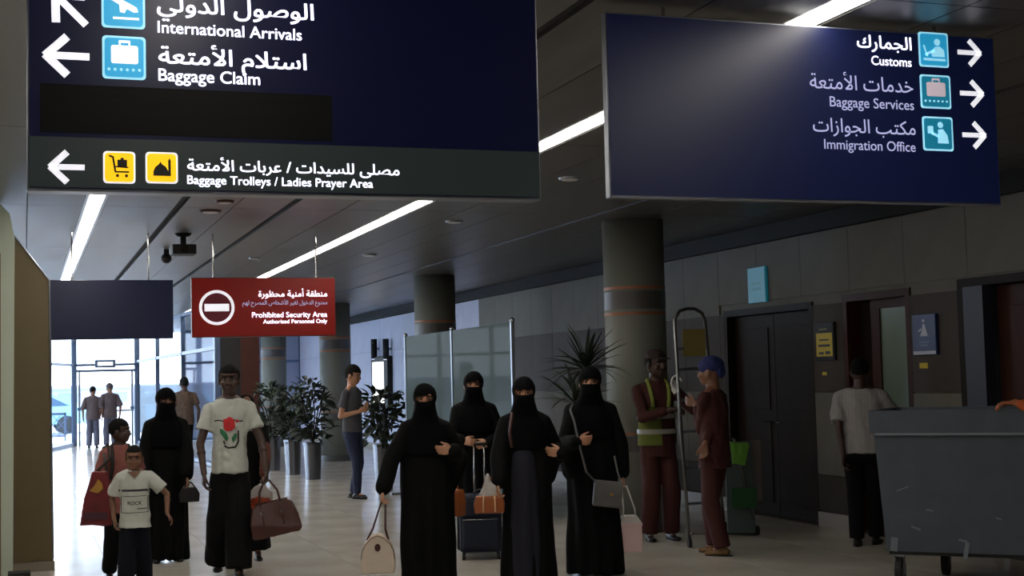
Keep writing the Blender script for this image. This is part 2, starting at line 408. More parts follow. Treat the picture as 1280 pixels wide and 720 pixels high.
# ------------------------------------------------------------------ right wall with its three doorways
DA = (12.40, 14.30, 2.26); DB = (10.74, 11.84, 2.29); DC = (8.2, 10.05, 2.31)
wr = empty('wall_right', (X1, 0, 0), kind='structure')
def wpart(o): o.location = o.location-V((X1, 0, 0)); return o
bm = bmesh.new(); ys = [-3]
for d in (DC, DB, DA): ys += [d[0], d[1]]
ys.append(YE)
for i in range(0, len(ys), 2): add_box(bm, (X1+.02, ys[i], 0), (X1+.45, ys[i+1], ZC))
for d in (DC, DB, DA): add_box(bm, (X1+.02, d[0], d[2]), (X1+.45, d[1], ZC))
wpart(obj('wall_core', bm, M_stoneL, wr))
rows = [(.15, .52, M_stoneB), (.52, 1.34, M_stoneL), (1.34, 2.22, M_stoneD), (2.22, 2.95, M_stoneL)]
for z0, z1, m in rows:
    y = 0.0
    while y < YE-1.0:
        step = .9
        pieces = [(y, y+step)]
        if z0 < 2.2:
            for d in (DC, DB, DA):
                np_ = []
                for a, b in pieces:
                    if b <= d[0] or a >= d[1]: np_.append((a, b)); continue
                    if a < d[0]: np_.append((a, d[0]))
                    if b > d[1]: np_.append((d[1], b))
                pieces = np_
        for a, b in pieces:
            zz = z0
            if z0 == 2.22:
                for d in (DC, DB, DA):
                    if a < d[1] and b > d[0]: zz = 2.325
            if b-a > .03: wpart(cbox('wall_panel', (X1, a+.003, zz+.003), (X1+.03, b-.003, z1-.003), m if a < 23.3 else M_stoneF, wr))
        y += step
bs = empty('baseboard_right', (X1, 0, 0), kind='structure')
for i in range(0, len(ys), 2):
    o = cbox('base_stone', (X1-.015, ys[i], 0), (X1+.02, ys[i+1], .147), M_base, bs); o.location -= V((X1, 0, 0))
tag(box('trim_shadow_gap', (X1-.06, -3, 2.955), (X1+.02, YE, ZC-.002), M_dark), kind='structure')  # dark colour stands for the shade of a gap at the wall top
# door A: double dark doors
def doorway(name, d, m, depth=.3):
    t = empty(name, (X1, d[0], 0), kind='structure')
    L = d[1]-d[0]; h = d[2]
    box('jamb', (.0, 0, 0), (depth, .07, h), m, t); box('jamb', (0, L-.07, 0), (depth, L, h), m, t)
    box('head', (0, .07, h-.07), (depth, L-.07, h), m, t)
    box('threshold', (0, 0, 0), (depth, L, .012), M_stoneB, t)
    return t, L, h
t, L, h = doorway('door_1', DA, M_wood2)
for k in (0, 1):
    a = .07+k*(L-.14)/2; b = a+(L-.14)/2-.006
    lf = box('leaf', (.10, a, .012), (.15, b, h-.075), M_wood2, t, .004)
    box('panel', (.09, a+.12, 1.15), (.10, b-.12, h-.22), M_wood2, lf, .003); box('panel', (.09, a+.12, .15), (.10, b-.12, 1.02), M_wood2, lf, .003)
    yy = b-.06 if k == 0 else a+.06
    bm = bmesh.new(); add_tube(bm, [(.10, yy, 1.02), (.05, yy, 1.02), (.05, yy+(.1 if k else -.1), 1.02)], .009); obj('handle', bm, M_chrome, lf)
t, L, h = doorway('door_2', DB, M_wood)
# glazed pale green leaf in a red brown frame, partly open side panel left
box('leaf_frame', (.08, .07, .012), (.13, .17, h-.07), M_wood, t); box('leaf_frame', (.08, .60, .012), (.13, .74, h-.07), M_wood, t)
box('leaf_frame', (.08, .17, h-.16), (.13, .60, h-.07), M_wood, t)
box('glass_panel', (.095, .17, .012), (.115, .60, h-.16), mat('pale green door panel', rgb(104, 122, 104), .4), t)
box('side_leaf', (.16, .74, .012), (.20, L-.07, h-.07), M_wood2, t)
t, L, h = doorway('door_3', DC, M_wood2)
box('grey_post', (0, L-.33, .012), (.10, L-.072, h-.072), mat('dark slate laminate', rgb(46, 50, 66), .5), t)
lf = box('leaf', (.14, .07, .012), (.19, L-.34, h-.075), M_wood, t, .004)
box('panel', (.13, .2, 1.2), (.14, L-.5, h-.25), M_wood, lf, .003); box('panel', (.13, .2, .2), (.14, L-.5, 1.05), M_wood, lf, .003)
# rooms behind doors are closed off
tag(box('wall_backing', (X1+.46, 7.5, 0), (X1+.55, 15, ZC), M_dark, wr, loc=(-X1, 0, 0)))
# wall-mounted signs
def wall_board(name, lab, p0, p1, face, frame, fr=.02, cat='sign'):
    a = PXx(*p0, X1); b = PXx(*p1, X1); yc = (a.y+b.y)/2; t = empty(name, (X1, yc, min(a.z, b.z)), 0, lab, cat)
    w = abs(a.y-b.y)/2; hh = abs(a.z-b.z)
    box('backing', (-.03, -w, 0), (-.002, w, hh), frame, t, .003)
    box('face', (-.034, -w+fr, fr), (-.03, w-fr, hh-fr), face, t)
    return t, w, hh
def wall_shape(name, polys, x, m, parent):       # polys in (u,z): u runs left to right as seen from the hall
    bm = bmesh.new()
    for p in polys:
        vs = [bm.verts.new((x, -q[0], q[1])) for q in p]; bm.faces.new(vs)
    return obj(name, bm, m, parent)
M_cyd = mat('cyan acrylic sign', rgb(30, 150, 175), .4, emit=.10)
t, w, hh = wall_board('door_sign', 'small cyan square sign high on the wall above the dark double door', (937, 336), (961, 377), M_cyd, M_cyd, .012)
wall_shape('mark', [rrect(-w*.5, hh*.35, w*.5, hh*.42, .005), rrect(-w*.5, hh*.52, w*.4, hh*.58, .005)], -.0345, mat('faint white', rgb(90, 190, 205), .5), t)
t, w, hh = wall_board('notice_board', 'black framed notice with yellow panel between the double door and green door', (1021, 404), (1047, 450), M_rub, M_rub, .012)
M_yb = mat('yellow notice', rgb(190, 165, 20), .5, emit=.04)
wall_shape('yellow_panel', [rrect(-w+.03, .04, w-.03, hh*.72, .004)], -.0346, M_yb, t)
wall_shape('notice_lines', [rrect(-w*.5, hh*.52, w*.5, hh*.56, .001), rrect(-w*.6, hh*.36, w*.6, hh*.42, .001), rrect(-w*.6, hh*.16, -.01, hh*.22, .001), rrect(.02, hh*.16, w*.6, hh*.24, .001)], -.0352, M_blackp, t)
wall_shape('heading', [rrect(-w*.5, hh*.80, w*.3, hh*.84, .001)], -.0352, mat('dim heading', rgb(120, 110, 60), .5), t)
M_plq = mat('plaque blue', rgb(26, 40, 96), .4)
t, w, hh = wall_board('wall_plaque', 'dark blue wall plaque with white robed figure right of green door', (1143, 394), (1175, 443), M_plq, M_plq, .006)
M_pw = mat('plaque white', rgb(190, 195, 215), .5)
wall_shape('robed_figure', [circ(.0, hh*.84, .016), [(-.055, hh*.46), (.06, hh*.46), (.03, hh*.66), (.014, hh*.76), (-.014, hh*.76), (-.02, hh*.62)], seg((-.075, hh*.58), (-.03, hh*.64), .014)], -.035, M_pw, t)
wall_shape('caption_lines', [rrect(-.07, hh*.30, .07, hh*.33, .001), rrect(-.06, hh*.22, .05, hh*.25, .001)], -.035, mat('plaque caption', rgb(110, 120, 160), .5), t)
wall_shape('white_foot', [rrect(-w+.01, .004, w-.01, .035, .003)], -.035, M_pw, t)
for (px, py, lab, ss) in ((1031, 467, 'tiny yellow sticker under the black and yellow notice', .04), (1155, 457, 'small yellow sticker under the dark blue plaque', .06)):
    p = PXx(px, py, X1); o = box('sticker', (-.004, -ss, -ss*.4), (-.001, ss, ss*.4), M_yb, None, 0, None, p); tag(o, lab, 'sticker')
# lit display and two lamps far down the wall
a = PXx(468, 449, X1); b = PXx(494, 500, X1); yc = (a.y+b.y)/2
t = empty('display_panel', (X1, yc, 0), 0, 'tall lit white display panel in black frame behind man in grey', 'display')
box('frame', (-.12, -.75, .95), (-.002, .75, 2.10), M_rub, t, .01)
box('screen', (-.125, -.42, 1.08), (-.12, .62, 1.98), mat('lit white panel', rgb(250, 248, 240), .5, emit=1.3), t)
box('stand', (-.10, -.2, 0), (-.004, .2, .95), M_rub, t)
for k, (px, lab) in enumerate(((474, 'left of two short tubular wall lamps above the lit display'), (489, 'right of two short tubular wall lamps above the lit display'))):
    p = PXx(px, 436, X1); t = empty('wall_lamp', (X1, p.y, p.z), 0, lab, 'wall lamp')
    bm = bmesh.new(); add_cone(bm, (-.12, 0, -.22), (-.12, 0, .22), .07, .07, 16); obj('shade', bm, M_dark, t)
    box('arm', (-.1, -.03, -.03), (-.002, .03, .03), M_alu, t)
    bm = bmesh.new(); add_cone(bm, (-.12, 0, -.225), (-.12, 0, -.235), .06, .06, 16); obj('bulb', bm, mat('warm bulb', rgb(220, 225, 255), .5, emit=1.5), t)

# other walls
tag(box('wall_back', (X0-.3, -3.2, -.1), (X1+.5, -3, ZC+.2), M_stoneL), kind='structure')
tag(box('wall_left', (X0-.3, -3, 0), (X0, 21.1, ZC+.04), M_stoneL), kind='structure')
tag(box('wall_far', (X1-.05, YE-.3, 0), (X1+.5, YE, ZC), M_stoneL), kind='structure')

# ------------------------------------------------------------------ columns
col_lab = ['nearest round grey column with orange and dark bands behind the vest worker', 'second round grey column rising behind the frosted glass screen',
           'third round column beside the man in grey t-shirt', 'fourth round column behind the leafy planters', 'farthest round column beyond the planters']
for k, yc in enumerate((13.02, 20.35, 27.6, 34.9, 41.4)):
    t = empty('column', (5.87, yc, 0), 0, col_lab[k], 'column')
    bm = bmesh.new(); add_loft(bm, [(0, 0, 0, .31, .31), (0, 0, ZC-.001, .31, .31)], 48); obj('shaft', bm, M_colm, t, smooth=False)
    for p in t.children[0].data.polygons: p.use_smooth = abs(p.normal.z) < .5
    for z0, z1, m, nm in ((2.42, 2.45, M_orange, 'orange_band'), (2.22, 2.40, M_band, 'dark_band'), (2.16, 2.19, M_orange, 'orange_band'), (.80, .95, M_band, 'dark_band'), (.97, .99, M_orange, 'orange_band'), (0, .12, M_band, 'base_ring')):
        bm = bmesh.new(); add_loft(bm, [(0, 0, z0, .313, .313), (0, 0, z1, .313, .313)], 48); obj(nm, bm, m, t)

# ------------------------------------------------------------------ entrance: glazed vestibule
def pane_wall(name, A, B, z1, nm, thr=(2.19,), mulls=None):
    A = V(A); B = V(B); d = B-A; L = d.length; ang = atan2(d.y, d.x)
    t = empty(name, (A.x, A.y, 0), ang, kind='structure')
    xs = mulls or [L*i/nm for i in range(nm+1)]
    for x in xs: cbox('mullion', (x-.035, -.05, 0), (x+.035, .05, z1), M_mull, t)
    levels = [0.05]+list(thr)+[z1]
    for z in levels:
        box('transom', (0, -.04, z-.035), (L, .04, z+.035), M_mull, t)
    for i in range(len(xs)-1):
        for a, b in zip(levels, levels[1:]): box('pane', (xs[i]+.035, -.006, a+.035), (xs[i+1]-.035, .006, b-.035), M_glass, t)
    return t
pane_wall('window_1', (-4.2, 29.6), (.60, 37.0), ZC-.04, 5)
pane_wall('window_2', (.60, 37.0), (1.27, 40), ZC-.04, 1)
pane_wall('window_3', (2.97, 40), (3.42, 26.6), ZC-.04, 4, (2.26,), [0, 4.4, 8.9, 13.4])
d = empty('door_4', (1.27, 40, 0), 0, kind='structure')
box('post', (0, -.06, 0), (.09, .06, ZC-.03), M_mull, d); box('post', (1.61, -.06, 0), (1.70, .06, ZC-.03), M_mull, d)
box('transom', (.09, -.05, 2.15), (1.61, .05, 2.22), M_mull, d); box('header', (.09, -.05, ZC-.11), (1.61, .05, ZC-.03), M_mull, d)
box('door_rail', (.09, -.04, 1.99), (1.61, .04, 2.06), M_mull, d)
box('pane', (.09, -.006, 2.22), (1.61, .006, ZC-.11), M_glass, d)
for xa in (.13, 1.52): 
    lf = box('leaf_stile', (xa, -.03, .0), (xa+.05, .03, 1.99), M_alu, d)
    box('handle', (xa-.03, -.07, .95), (xa+.08, -.03, 1.03), M_mull, lf)
es = empty('door_sign', (2.1, 39.9, 2.10), 0, 'small lit white sign box over the glass entrance door', 'sign')
box('case', (-.27, -.05, 0), (.27, .05, .22), M_mull, es, .008); box('lit_face', (-.20, -.054, .06), (.20, -.05, .16), mat('lit sign face', rgb(245, 248, 250), .5, emit=1.2), es)
# unseen left glass wall, added and sized for the daylight on the left
pane_wall('window_added_left', (X0, 21.2), (X0, 29.6), ZC-.04, 4)
# wall left of the pier, hidden room beyond right vestibule wall
pr_ = empty('pier', (3.82, 27.0, 0), 0, 'square entrance pier with dark side and reddish wood panel behind boy in white tee', 'pier')
box('core', (-.38, -.3, 0), (.05, .45, ZC-.002), mat('dark charcoal panel', rgb(42, 40, 42), .5), pr_)
box('wood_panel', (.05, -.31, 0), (.40, .45, ZC-.002), mat('red brown panel', rgb(78, 38, 28), .45, var=.15, scale=5), pr_)
M_frostE = glass_mat('frosted white glass', (.16, .19, .27, 1), .05, (rgb(190, 198, 220), .5))
we = pane_wall('window_4', (4.22, YE-2.1), (X1, YE-2.1), ZC-.04, 3)
for o in we.children:
    if o.name.startswith('pane'): o.data.materials.clear(); o.data.materials.append(M_frostE)

# ------------------------------------------------------------------ outdoors
og = box('ground_outside', (-80, -30, -.35), (90, 160, -.27), M_out); tag(og, kind='structure')
pv = box('forecourt_paving', (-30, 29, -.26), (20, 80, -.02), M_out); 
tag(pv, kind='structure'); pv.name = 'floor_outside'
def car(name, lab, x, y, rz, m, L=4.3, hh=1.45):
    t = empty(name, (x, y, -.02), rz, lab, 'car')
    prof = [(-L/2, .35), (-L/2, .75), (-L/2+.9, .88), (-L/2+1.5, hh), (L/2-1.3, hh), (L/2-.5, .95), (L/2, .85), (L/2, .35)]
    bm = bmesh.new(); add_prism(bm, prof, 1.7)
    for v in bm.verts: v.co.y -= .85
    obj('body', bm, m, t)
    win = [(-L/2+1.15, .92), (-L/2+1.6, hh-.08), (L/2-1.4, hh-.08), (L/2-.75, .98)]
    bm = bmesh.new(); add_prism(bm, win, 1.72)
    for v in bm.verts: v.co.y -= .86
    obj('window_band', bm, mat('car glass', rgb(70, 90, 110), .1), t)
    for sx in (-L/2+.85, L/2-.85):
        for sy in (-.8, .8):
            bm = bmesh.new(); add_cone(bm, (sx, sy-.1, .32), (sx, sy+.1, .32), .32, .32, 20); obj('wheel', bm, M_rub, t)
car('car', 'pale blue van parked outside left of the glass door', -.1, 52, .05, mat('pale blue car paint', rgb(130, 180, 205), .3), 4.6, 1.4)
car('car', 'white car parked outside right of the glass entrance', 7.0, 56, .4, M_white)
t = empty('barrier', (.3, 44.5, -.02), 0, 'low blue metal barrier with lattice panel outside the left pane', 'barrier')
box('rail', (-2.6, -.03, .78), (.9, .03, .86), M_mull, t); box('rail', (-2.6, -.03, .12), (.9, .03, .20), M_mull, t)
for x in (-2.6, -1.45, -.3, .84): box('post', (x, -.03, 0), (x+.06, .03, .86), M_mull, t)
bm = bmesh.new()
for i in range(14):
    x = -2.5+i*.25; add_box(bm, (-.012, -.01, -.36), (.012, .01, .36), Matrix.Translation((x, 0, .49)) @ Matrix.Rotation(.7, 4, 'Y')); add_box(bm, (-.012, -.01, -.36), (.012, .01, .36), Matrix.Translation((x, 0, .49)) @ Matrix.Rotation(-.7, 4, 'Y'))
tag(obj('lattice', bm, M_mull, t), kind='stuff')
t = empty('hoarding', (4.9, 46, -.02), 0, 'plain grey hoarding outside right of the glass door', 'hoarding')
for k in range(3): cbox('panel', (-1.6+k*1.05, -.03, .12), (-1.6+k*1.05+1.03, .03, 1.62), M_outg, t)
for k in range(4): box('post', (-1.62+k*1.05, .03, 0), (-1.56+k*1.05, .09, 1.6), M_alu, t)
t = empty('building', (5, 110, -.05), 0, 'long low blue-grey building beyond the forecourt', 'building')
box('wall', (-45, 0, 0), (45, 8, 1.55), mat('blue grey render', rgb(160, 170, 190), .8, var=.08, scale=.4), t)
box('roof', (-46, -.5, 1.55), (46, 8.5, 1.8), mat('grey roof', rgb(150, 160, 185), .8), t)
for k in range(24): cbox('window', (-40+k*3.4, -.04, .5), (-38.4+k*3.4, .0, 1.2), mat('far window', rgb(120, 135, 160), .4), t)
t = empty('canopy', (4.0, 48, 0), 0, 'pale fabric canopy with slim ribs outside the entrance', 'canopy')
for k in range(3):
    bm = bmesh.new(); add_tube(bm, [(-.9+k*.2+i*.9, k*4.0, 3.7-.11*(i**1.35)+k*.35) for i in range(9)], .045); obj('rib', bm, mat('beige rib', rgb(190, 180, 172), .6), t)
for k in (0, 2):
    bm = bmesh.new(); add_cone(bm, (6.3, k*4.0, -.02), (6.3, k*4.0, 2.0+k*.2), .06, .06, 12); obj('post', bm, M_alu, t)

# ------------------------------------------------------------------ left partitions
q = lambda x, y, Y: (PY(x, y, Y).x, PY(x, y, Y).z)
t = empty('partition_screen', (0, 12.9, 0), 0, 'ochre brown partition end with a sloping top at left edge', 'partition')
pts = [(-.75, .0), (q(67, 700, 12.9)[0], 0), q(62, 350, 12.9), q(18, 295, 12.9), (-.75, 2.95)]
bm = bmesh.new(); add_prism(bm, pts[::-1], .35); obj('panel', bm, M_brown, t)
bm = bmesh.new(); add_tube(bm, [(pts[1][0]-.004, -.006, .1), (pts[2][0]-.004, -.006, pts[2][1]), (pts[3][0], -.006, pts[3][1])], .008); obj('edge_trim', bm, M_alu, t)
box('plinth', (-.75, -.02, 0), (pts[1][0]+.01, .0, .08), M_base, t)
t = empty('partition_post', (0, 12.3, 0), 0, 'pale green partition with a steep top at the far left edge', 'partition')
pts = [(-.8, 0), (q(16, 700, 12.3)[0], 0), q(18, 296, 12.3), q(12, 245, 12.3), q(0, 185, 12.3), (-.8, ZC-.06)]
pts[4] = (pts[4][0], min(pts[4][1], ZC-.02)); pts[3] = (pts[3][0], min(pts[3][1], ZC-.10))
bm = bmesh.new(); add_prism(bm, pts[::-1], .2); obj('panel', bm, M_green, t)
box('groove', (pts[1][0]-.10, -.004, .02), (pts[1][0]-.09, .0, 2.7), M_brown, t)
t = empty('floor_box', tuple(PY(24, 716, 11.9).xy)+(0,), 0, 'small black box on the floor at the foot of left partition', 'box')
box('body', (-.085, -.06, .0), (.085, .1, .125), M_rub, t, .006); box('label_plate', (-.04, -.063, .03), (.04, -.06, .10), mat('grey plate', rgb(110, 100, 110), .5), t)

# ------------------------------------------------------------------ hanging signs
def sign_board(name, lab, xl, xr, z0, z1, Y, face, rods, thick=.10, frame=M_alu):
    t = empty(name, ((xl+xr)/2, Y, z0), 0, lab, 'sign'); cx = (xl+xr)/2
    box('case', (xl-cx, .004, 0), (xr-cx, thick, z1-z0), frame, t, .004)
    box('face', (xl-cx+.008, 0, .010), (xr-cx-.008, .004, z1-z0-.008), face, t)
    for r in rods:
        bm = bmesh.new(); add_cone(bm, (r-cx, thick/2, z1-z0), (r-cx, thick/2, ZC-z0), .008, .008, 8); obj('hanging_rod', bm, M_chrome, t)
    return t, cx, z0
class Pad:   # puts lettering and pictograms on a board; x,y are measured on the photograph's view of that board
    def __init__(s, t, cx, z0, Y): s.t, s.cx, s.z0, s.Y = t, cx, z0, Y
    def pt(s, x, y): p = PY(x, y, s.Y); return (p.x-s.cx, p.z-s.z0)
    def text(s, st, x0, x1, y, m, arabic=False, bold=.0, zs=1.0):
        a = s.pt(x0, y); b = s.pt(x1, y); return place_text('lettering', st, a[0], b[0], a[1] if not isinstance(y, tuple) else 0, -.003, m, s.t, arabic, bold, zs)
    def tile(s, x0, y0, x1, y1, m, border=M_pale, rx=.012):
        a = s.pt(x0, y1); b = s.pt(x1, y0); o = flat_poly('pictogram', [rrect(a[0], a[1], b[0], b[1], rx)], -.0005, border, s.t, .002)
        e = (b[0]-a[0])*.05
        flat_poly('field', [rrect(a[0]+e, a[1]+e, b[0]-e, b[1]-e, rx)], -.0027, m, o, .001)
        return o, a, b
def sym(o, a, b, polys, m, name='symbol', Y=-.0040):
    P = [[(a[0]+(b[0]-a[0])*p[0], a[1]+(b[1]-a[1])*p[1]) for p in q_] for q_ in polys]
    return flat_poly(name, P, Y, m, o, .001)
def arrow(pad, cx, cy, ang, s, m):
    c = pad.pt(cx, cy); k = s
    P = [seg((-.5, 0), (.38, 0), .17), seg((.0, .46), (.50, -.02), .19), seg((.0, -.46), (.50, .02), .19)]
    ca, sa = cos(ang), sin(ang)
    flat_poly('arrow', [[(c[0]+k*(p[0]*ca-p[1]*sa), c[1]+k*(p[0]*sa+p[1]*ca)) for p in q_] for q_ in P], -.001, m, pad.t, .002)
# --- big left sign
YL = 4.6; xl, xr = .01, 1.727; zl = 2.19
t, cx, z0 = sign_board('hanging_sign', 'largest hanging sign, navy with arrivals and baggage claim lettering and charcoal lower strip', xl, xr, zl, 3.0, YL, M_navy, (xl+.25, xr-.25), .08)
box('lower_strip', (xl-cx+.006, -.001, .012), (xr-cx-.006, .002, .172), M_greyS, t)
box('masking_film', (PY(50, 140, YL).x-cx, -.0015, PY(240, 171, YL).z-z0), (PY(415, 140, YL).x-cx, .001, PY(240, 112, YL).z-z0), M_patch, t)
pad = Pad(t, cx, z0, YL)
arrow(pad, 84, 70, pi, .135, M_letter); arrow(pad, 84, 209, pi, .105, M_letter); arrow(pad, 88, 12, radians(135), .135, M_letter)
suitcase = [rrect(.20, .36, .82, .78, .05), rrect(.38, .76, .42, .88, .01), rrect(.60, .76, .64, .88, .01), rrect(.38, .84, .64, .90, .02)]
dots = [circ(.15+.14*i, .22, .035, 8) for i in range(6)]
o, a, b = pad.tile(128, 47, 182, 98, M_cyan); sym(o, a, b, suitcase, M_letter); sym(o, a, b, dots, M_pale, 'roller_dots')
o, a, b = pad.tile(127, -18, 181, 34, M_cyan)
sym(o, a, b, [seg((.26, .22), (.86, .22), .05), [(.18, .80), (.26, .82), (.34, .70), (.80, .48), (.84, .38), (.74, .36), (.22, .62)], [(.40, .58), (.42, .36), (.52, .34), (.62, .50)]], M_letter)
o, a, b = pad.tile(129, 190, 169, 229, M_yel, M_letter)
sym(o, a, b, [seg((.18, .86), (.30, .82), .06), seg((.30, .84), (.38, .36), .06), seg((.36, .36), (.80, .36), .05), seg((.34, .52), (.78, .50), .04), rrect(.44, .50, .74, .74, .02), rrect(.54, .74, .64, .80, .01), circ(.44, .24, .05, 10), circ(.72, .24, .05, 10)], M_blackp)
o, a, b = pad.tile(182, 191, 222, 229, M_yel, M_letter)
sym(o, a, b, [[(.24, .24), (.70, .24), (.70, .40), (.62, .54), (.50, .62), (.46, .70), (.42, .62), (.30, .52), (.24, .38)], rrect(.70, .24, .78, .70, .005), [(.69, .70), (.79, .70), (.74, .82)]], M_blackp)
pad.text('الوصول الدولي', 196, 392, 14, M_letter, True, .03, .85)
pad.text('International Arrivals', 197, 377, 41, M_letter, False, .022)
pad.text('استلام الأمتعة', 198, 383, 79, M_letter, True, .028, .85)
pad.text('Baggage Claim', 198, 325, 101, M_letter, False, .022)
pad.text('مصلى للسيدات / عربات الأمتعة', 234, 499, 213, M_letter, True, .022, .9)
pad.text('Baggage Trolleys / Ladies Prayer Area', 234, 466, 230, M_letter, False, .022)
# --- right sign
YR = 5.32; p0 = PY(763, 247, YR); p1 = PY(1252, 253, YR)
t, cx, z0 = sign_board('hanging_sign', 'right-hand navy hanging sign with customs, baggage services and immigration office rows', p0.x, p1.x, 2.305, 3.09, YR, M_navyR, (), .05)
r = PY(1171, 20, YR).x-cx
bm = bmesh.new(); add_cone(bm, (r, .025, .785), (r, .025, ZC-2.305), .008, .008, 8); obj('hanging_rod', bm, M_chrome, t)
bm = bmesh.new(); add_cone(bm, (-.7, .025, .785), (-.7, .025, ZC-2.305), .008, .008, 8); obj('hanging_rod', bm, M_chrome, t)
pad = Pad(t, cx, z0, YR)
arrow(pad, 1211, 66, 0, .125, M_letter); arrow(pad, 1214, 117, 0, .125, M_letter); arrow(pad, 1217, 169, 0, .125, M_letter)
o, a, b = pad.tile(1149, 42, 1184, 83, M_cyan)
sym(o, a, b, [circ(.62, .72, .10, 12), [(.44, .30), (.86, .30), (.84, .50), (.70, .60), (.54, .58), (.40, .42)], seg((.20, .34), (.50, .48), .07), rrect(.14, .18, .88, .25, .01), seg((.16, .62), (.28, .30), .05)], M_pale)
o, a, b = pad.tile(1151, 95, 1187, 135, M_teal); sym(o, a, b, suitcase, mat('peach print', rgb(205, 190, 200), .5, emit=.5)); sym(o, a, b, dots, M_pale, 'roller_dots')
o, a, b = pad.tile(1154, 147, 1190, 188, M_teal)
sym(o, a, b, [circ(.58, .76, .09, 12), [(.48, .22), (.84, .22), (.80, .46), (.66, .64), (.50, .62)], seg((.28, .52), (.52, .42), .08), rrect(.16, .50, .34, .72, .02)], M_pale)
pad.text('الجمارك', 1071, 1139, 59, M_letter, True, .02, .9)
pad.text('Customs', 1089, 1139, 81, M_letter, False, .012)
pad.text('خدمات الأمتعة', 1012, 1141, 110, M_letterD, True, .008)
pad.text('Baggage Services', 1037, 1142, 133, M_letterD, False, .008)
pad.text('مكتب الجوازات', 1016, 1144, 164, M_letterD, True, .008)
pad.text('Immigration Office', 1030, 1144, 186, M_letterD, False, .008)
# --- red sign
YS = 14.6; a0 = PY(240, 422, YS); a1 = PY(420, 420, YS); zt = PY(240, 347, YS).z
t, cx, z0 = sign_board('hanging_sign', 'red hanging sign for prohibited security area with white no-entry symbol', a0.x, a1.x, a0.z, zt, YS, M_redS, (PY(267, 345, YS).x, PY(396, 345, YS).x), .08, mat('dark red case', rgb(90, 20, 18), .4))
pad = Pad(t, cx, z0, YS); c = pad.pt(271, 384.5); R = .180
ring = bmesh.new()
for i in range(40):
    a = 2*pi*i/40; b = 2*pi*(i+1)/40
    ring.faces.new([ring.verts.new((c[0]+r_*cos(t_), -.003, c[1]+r_*sin(t_))) for r_, t_ in ((R, a), (R, b), (R*.84, b), (R*.84, a))])
obj('no_entry_ring', ring, M_letter, t)
flat_poly('no_entry_disc', [circ(c[0], c[1], R*.84, 40)], -.001, mat('maroon disc', rgb(92, 18, 34), .4, emit=.2), t, .001)
flat_poly('no_entry_bar', [rrect(c[0]-.125, c[1]-.038, c[0]+.125, c[1]+.038, .004)], -.003, M_letter, t, .001)
pad.text('منطقة أمنية محظورة', 323, 409, 371, M_letter, True, .02)
pad.text('ممنوع الدخول لغير الأشخاص المصرح لهم', 303, 409, 381, M_letterD, True, .004, 1.15)
pad.text('Prohibited Security Area', 315, 409, 397, M_letter, False, .012)
pad.text('Authorised Personnel Only', 329, 409, 404.5, M_letter, False, .012)
# --- plain blue sign
YB = 14.6; a0 = PY(36, 427, YB); a1 = PY(217, 423, YB); zt = PY(140, 350, YB).z
t, cx, z0 = sign_board('hanging_sign', 'plain dark navy hanging sign with no lettering, left of the red one', a0.x, a1.x, a1.z, zt, YB, M_navyF, (PY(90, 345, YB).x, PY(186, 345, YB).x), .08, M_navyF)

# ------------------------------------------------------------------ frosted glass screen
GXs = 5.0; ga = PXx(507, 421, GXs); gb = PXx(640, 403, GXs); gz = 2.165; y0, y1 = gb.y, ga.y
t = empty('glass_screen', (GXs, (y0+y1)/2, 0), 0, 'free-standing frosted pale green glass screen of two panels behind the veiled women', 'screen')
ym = PXx(565, 413, GXs).y; mid = (y0+y1)/2
for a, b in ((y0, ym), (ym, y1)): box('glass_panel', (-.008, a-mid+.02, .12), (.008, b-mid-.02, gz), M_frost, t)
for yy in (y0, ym, y1):
    box('post', (-.02, yy-mid-.02, 0), (.02, yy-mid+.02, gz+.01), M_alu, t, .004)
    box('foot', (-.25, yy-mid-.03, 0), (.25, yy-mid+.03, .03), M_alu, t, .004)
    bm = bmesh.new(); add_ell(bm, (0, yy-mid, gz+.02), (.03, .03, .03)); obj('cap', bm, M_chrome, t)

# ------------------------------------------------------------------ plants
def leaf_mesh(L, w, droop, m, n=5):
    bm = bmesh.new(); prev = None
    for i in range(n+1):
        u = i/n; ww = w*sin(pi*min(1, .12+u*.88))**.8*(1-.2*u)*.5+.001; x = L*u*(1-.15*droop*u); z = -droop*L*u*u*.6
        r = [bm.verts.new((x, -ww, z+ww*.35)), bm.verts.new((x, 0, z)), bm.verts.new((x, ww, z+ww*.35))]
        if prev:
            bm.faces.new((prev[0], prev[1], r[1], r[0])); bm.faces.new((prev[1], prev[2], r[2], r[1]))
        prev = r
    me = mesh_of(bm, True); me.materials.append(m); return me
def pot(t, r, h, m):
    bm = bmesh.new(); add_loft(bm, [(0, 0, 0, r*.82, r*.82), (0, 0, h-.04, r, r), (0, 0, h-.04, r*1.06, r*1.06), (0, 0, h, r*1.06, r*1.06), (0, 0, h, r*.9, r*.9), (0, 0, h-.05, r*.88, r*.88)], 28); obj('pot', bm, m, t)
    bm = bmesh.new(); add_cone(bm, (0, 0, h-.06), (0, 0, h-.045), r*.88, r*.88, 24); obj('soil', bm, M_brownL, t)
M_pot = mat('silver planter', rgb(110, 112, 118), .18, metal=.95)
p = PY(737, 560, 12.4)
t = empty('potted_palm', (p.x, p.y, 0), 0, 'dark potted plant with long sword leaves behind the rightmost veiled woman', 'plant')
pot(t, .2, .55, M_pot)
bm = bmesh.new(); add_tube(bm, [(0, 0, .5), (.02, .01, 1.0), (-.01, 0, 1.62)], [.035, .03, .022]); add_tube(bm, [(.03, .02, .5), (-.08, .05, .9), (-.12, .03, 1.3)], [.03, .025, .02]); obj('trunk', bm, M_wood2, t, smooth=True)
lm = [leaf_mesh(.50, .045, .35, M_leaf), leaf_mesh(.44, .04, .9, M_leaf2), leaf_mesh(.38, .04, .1, M_leaf)]
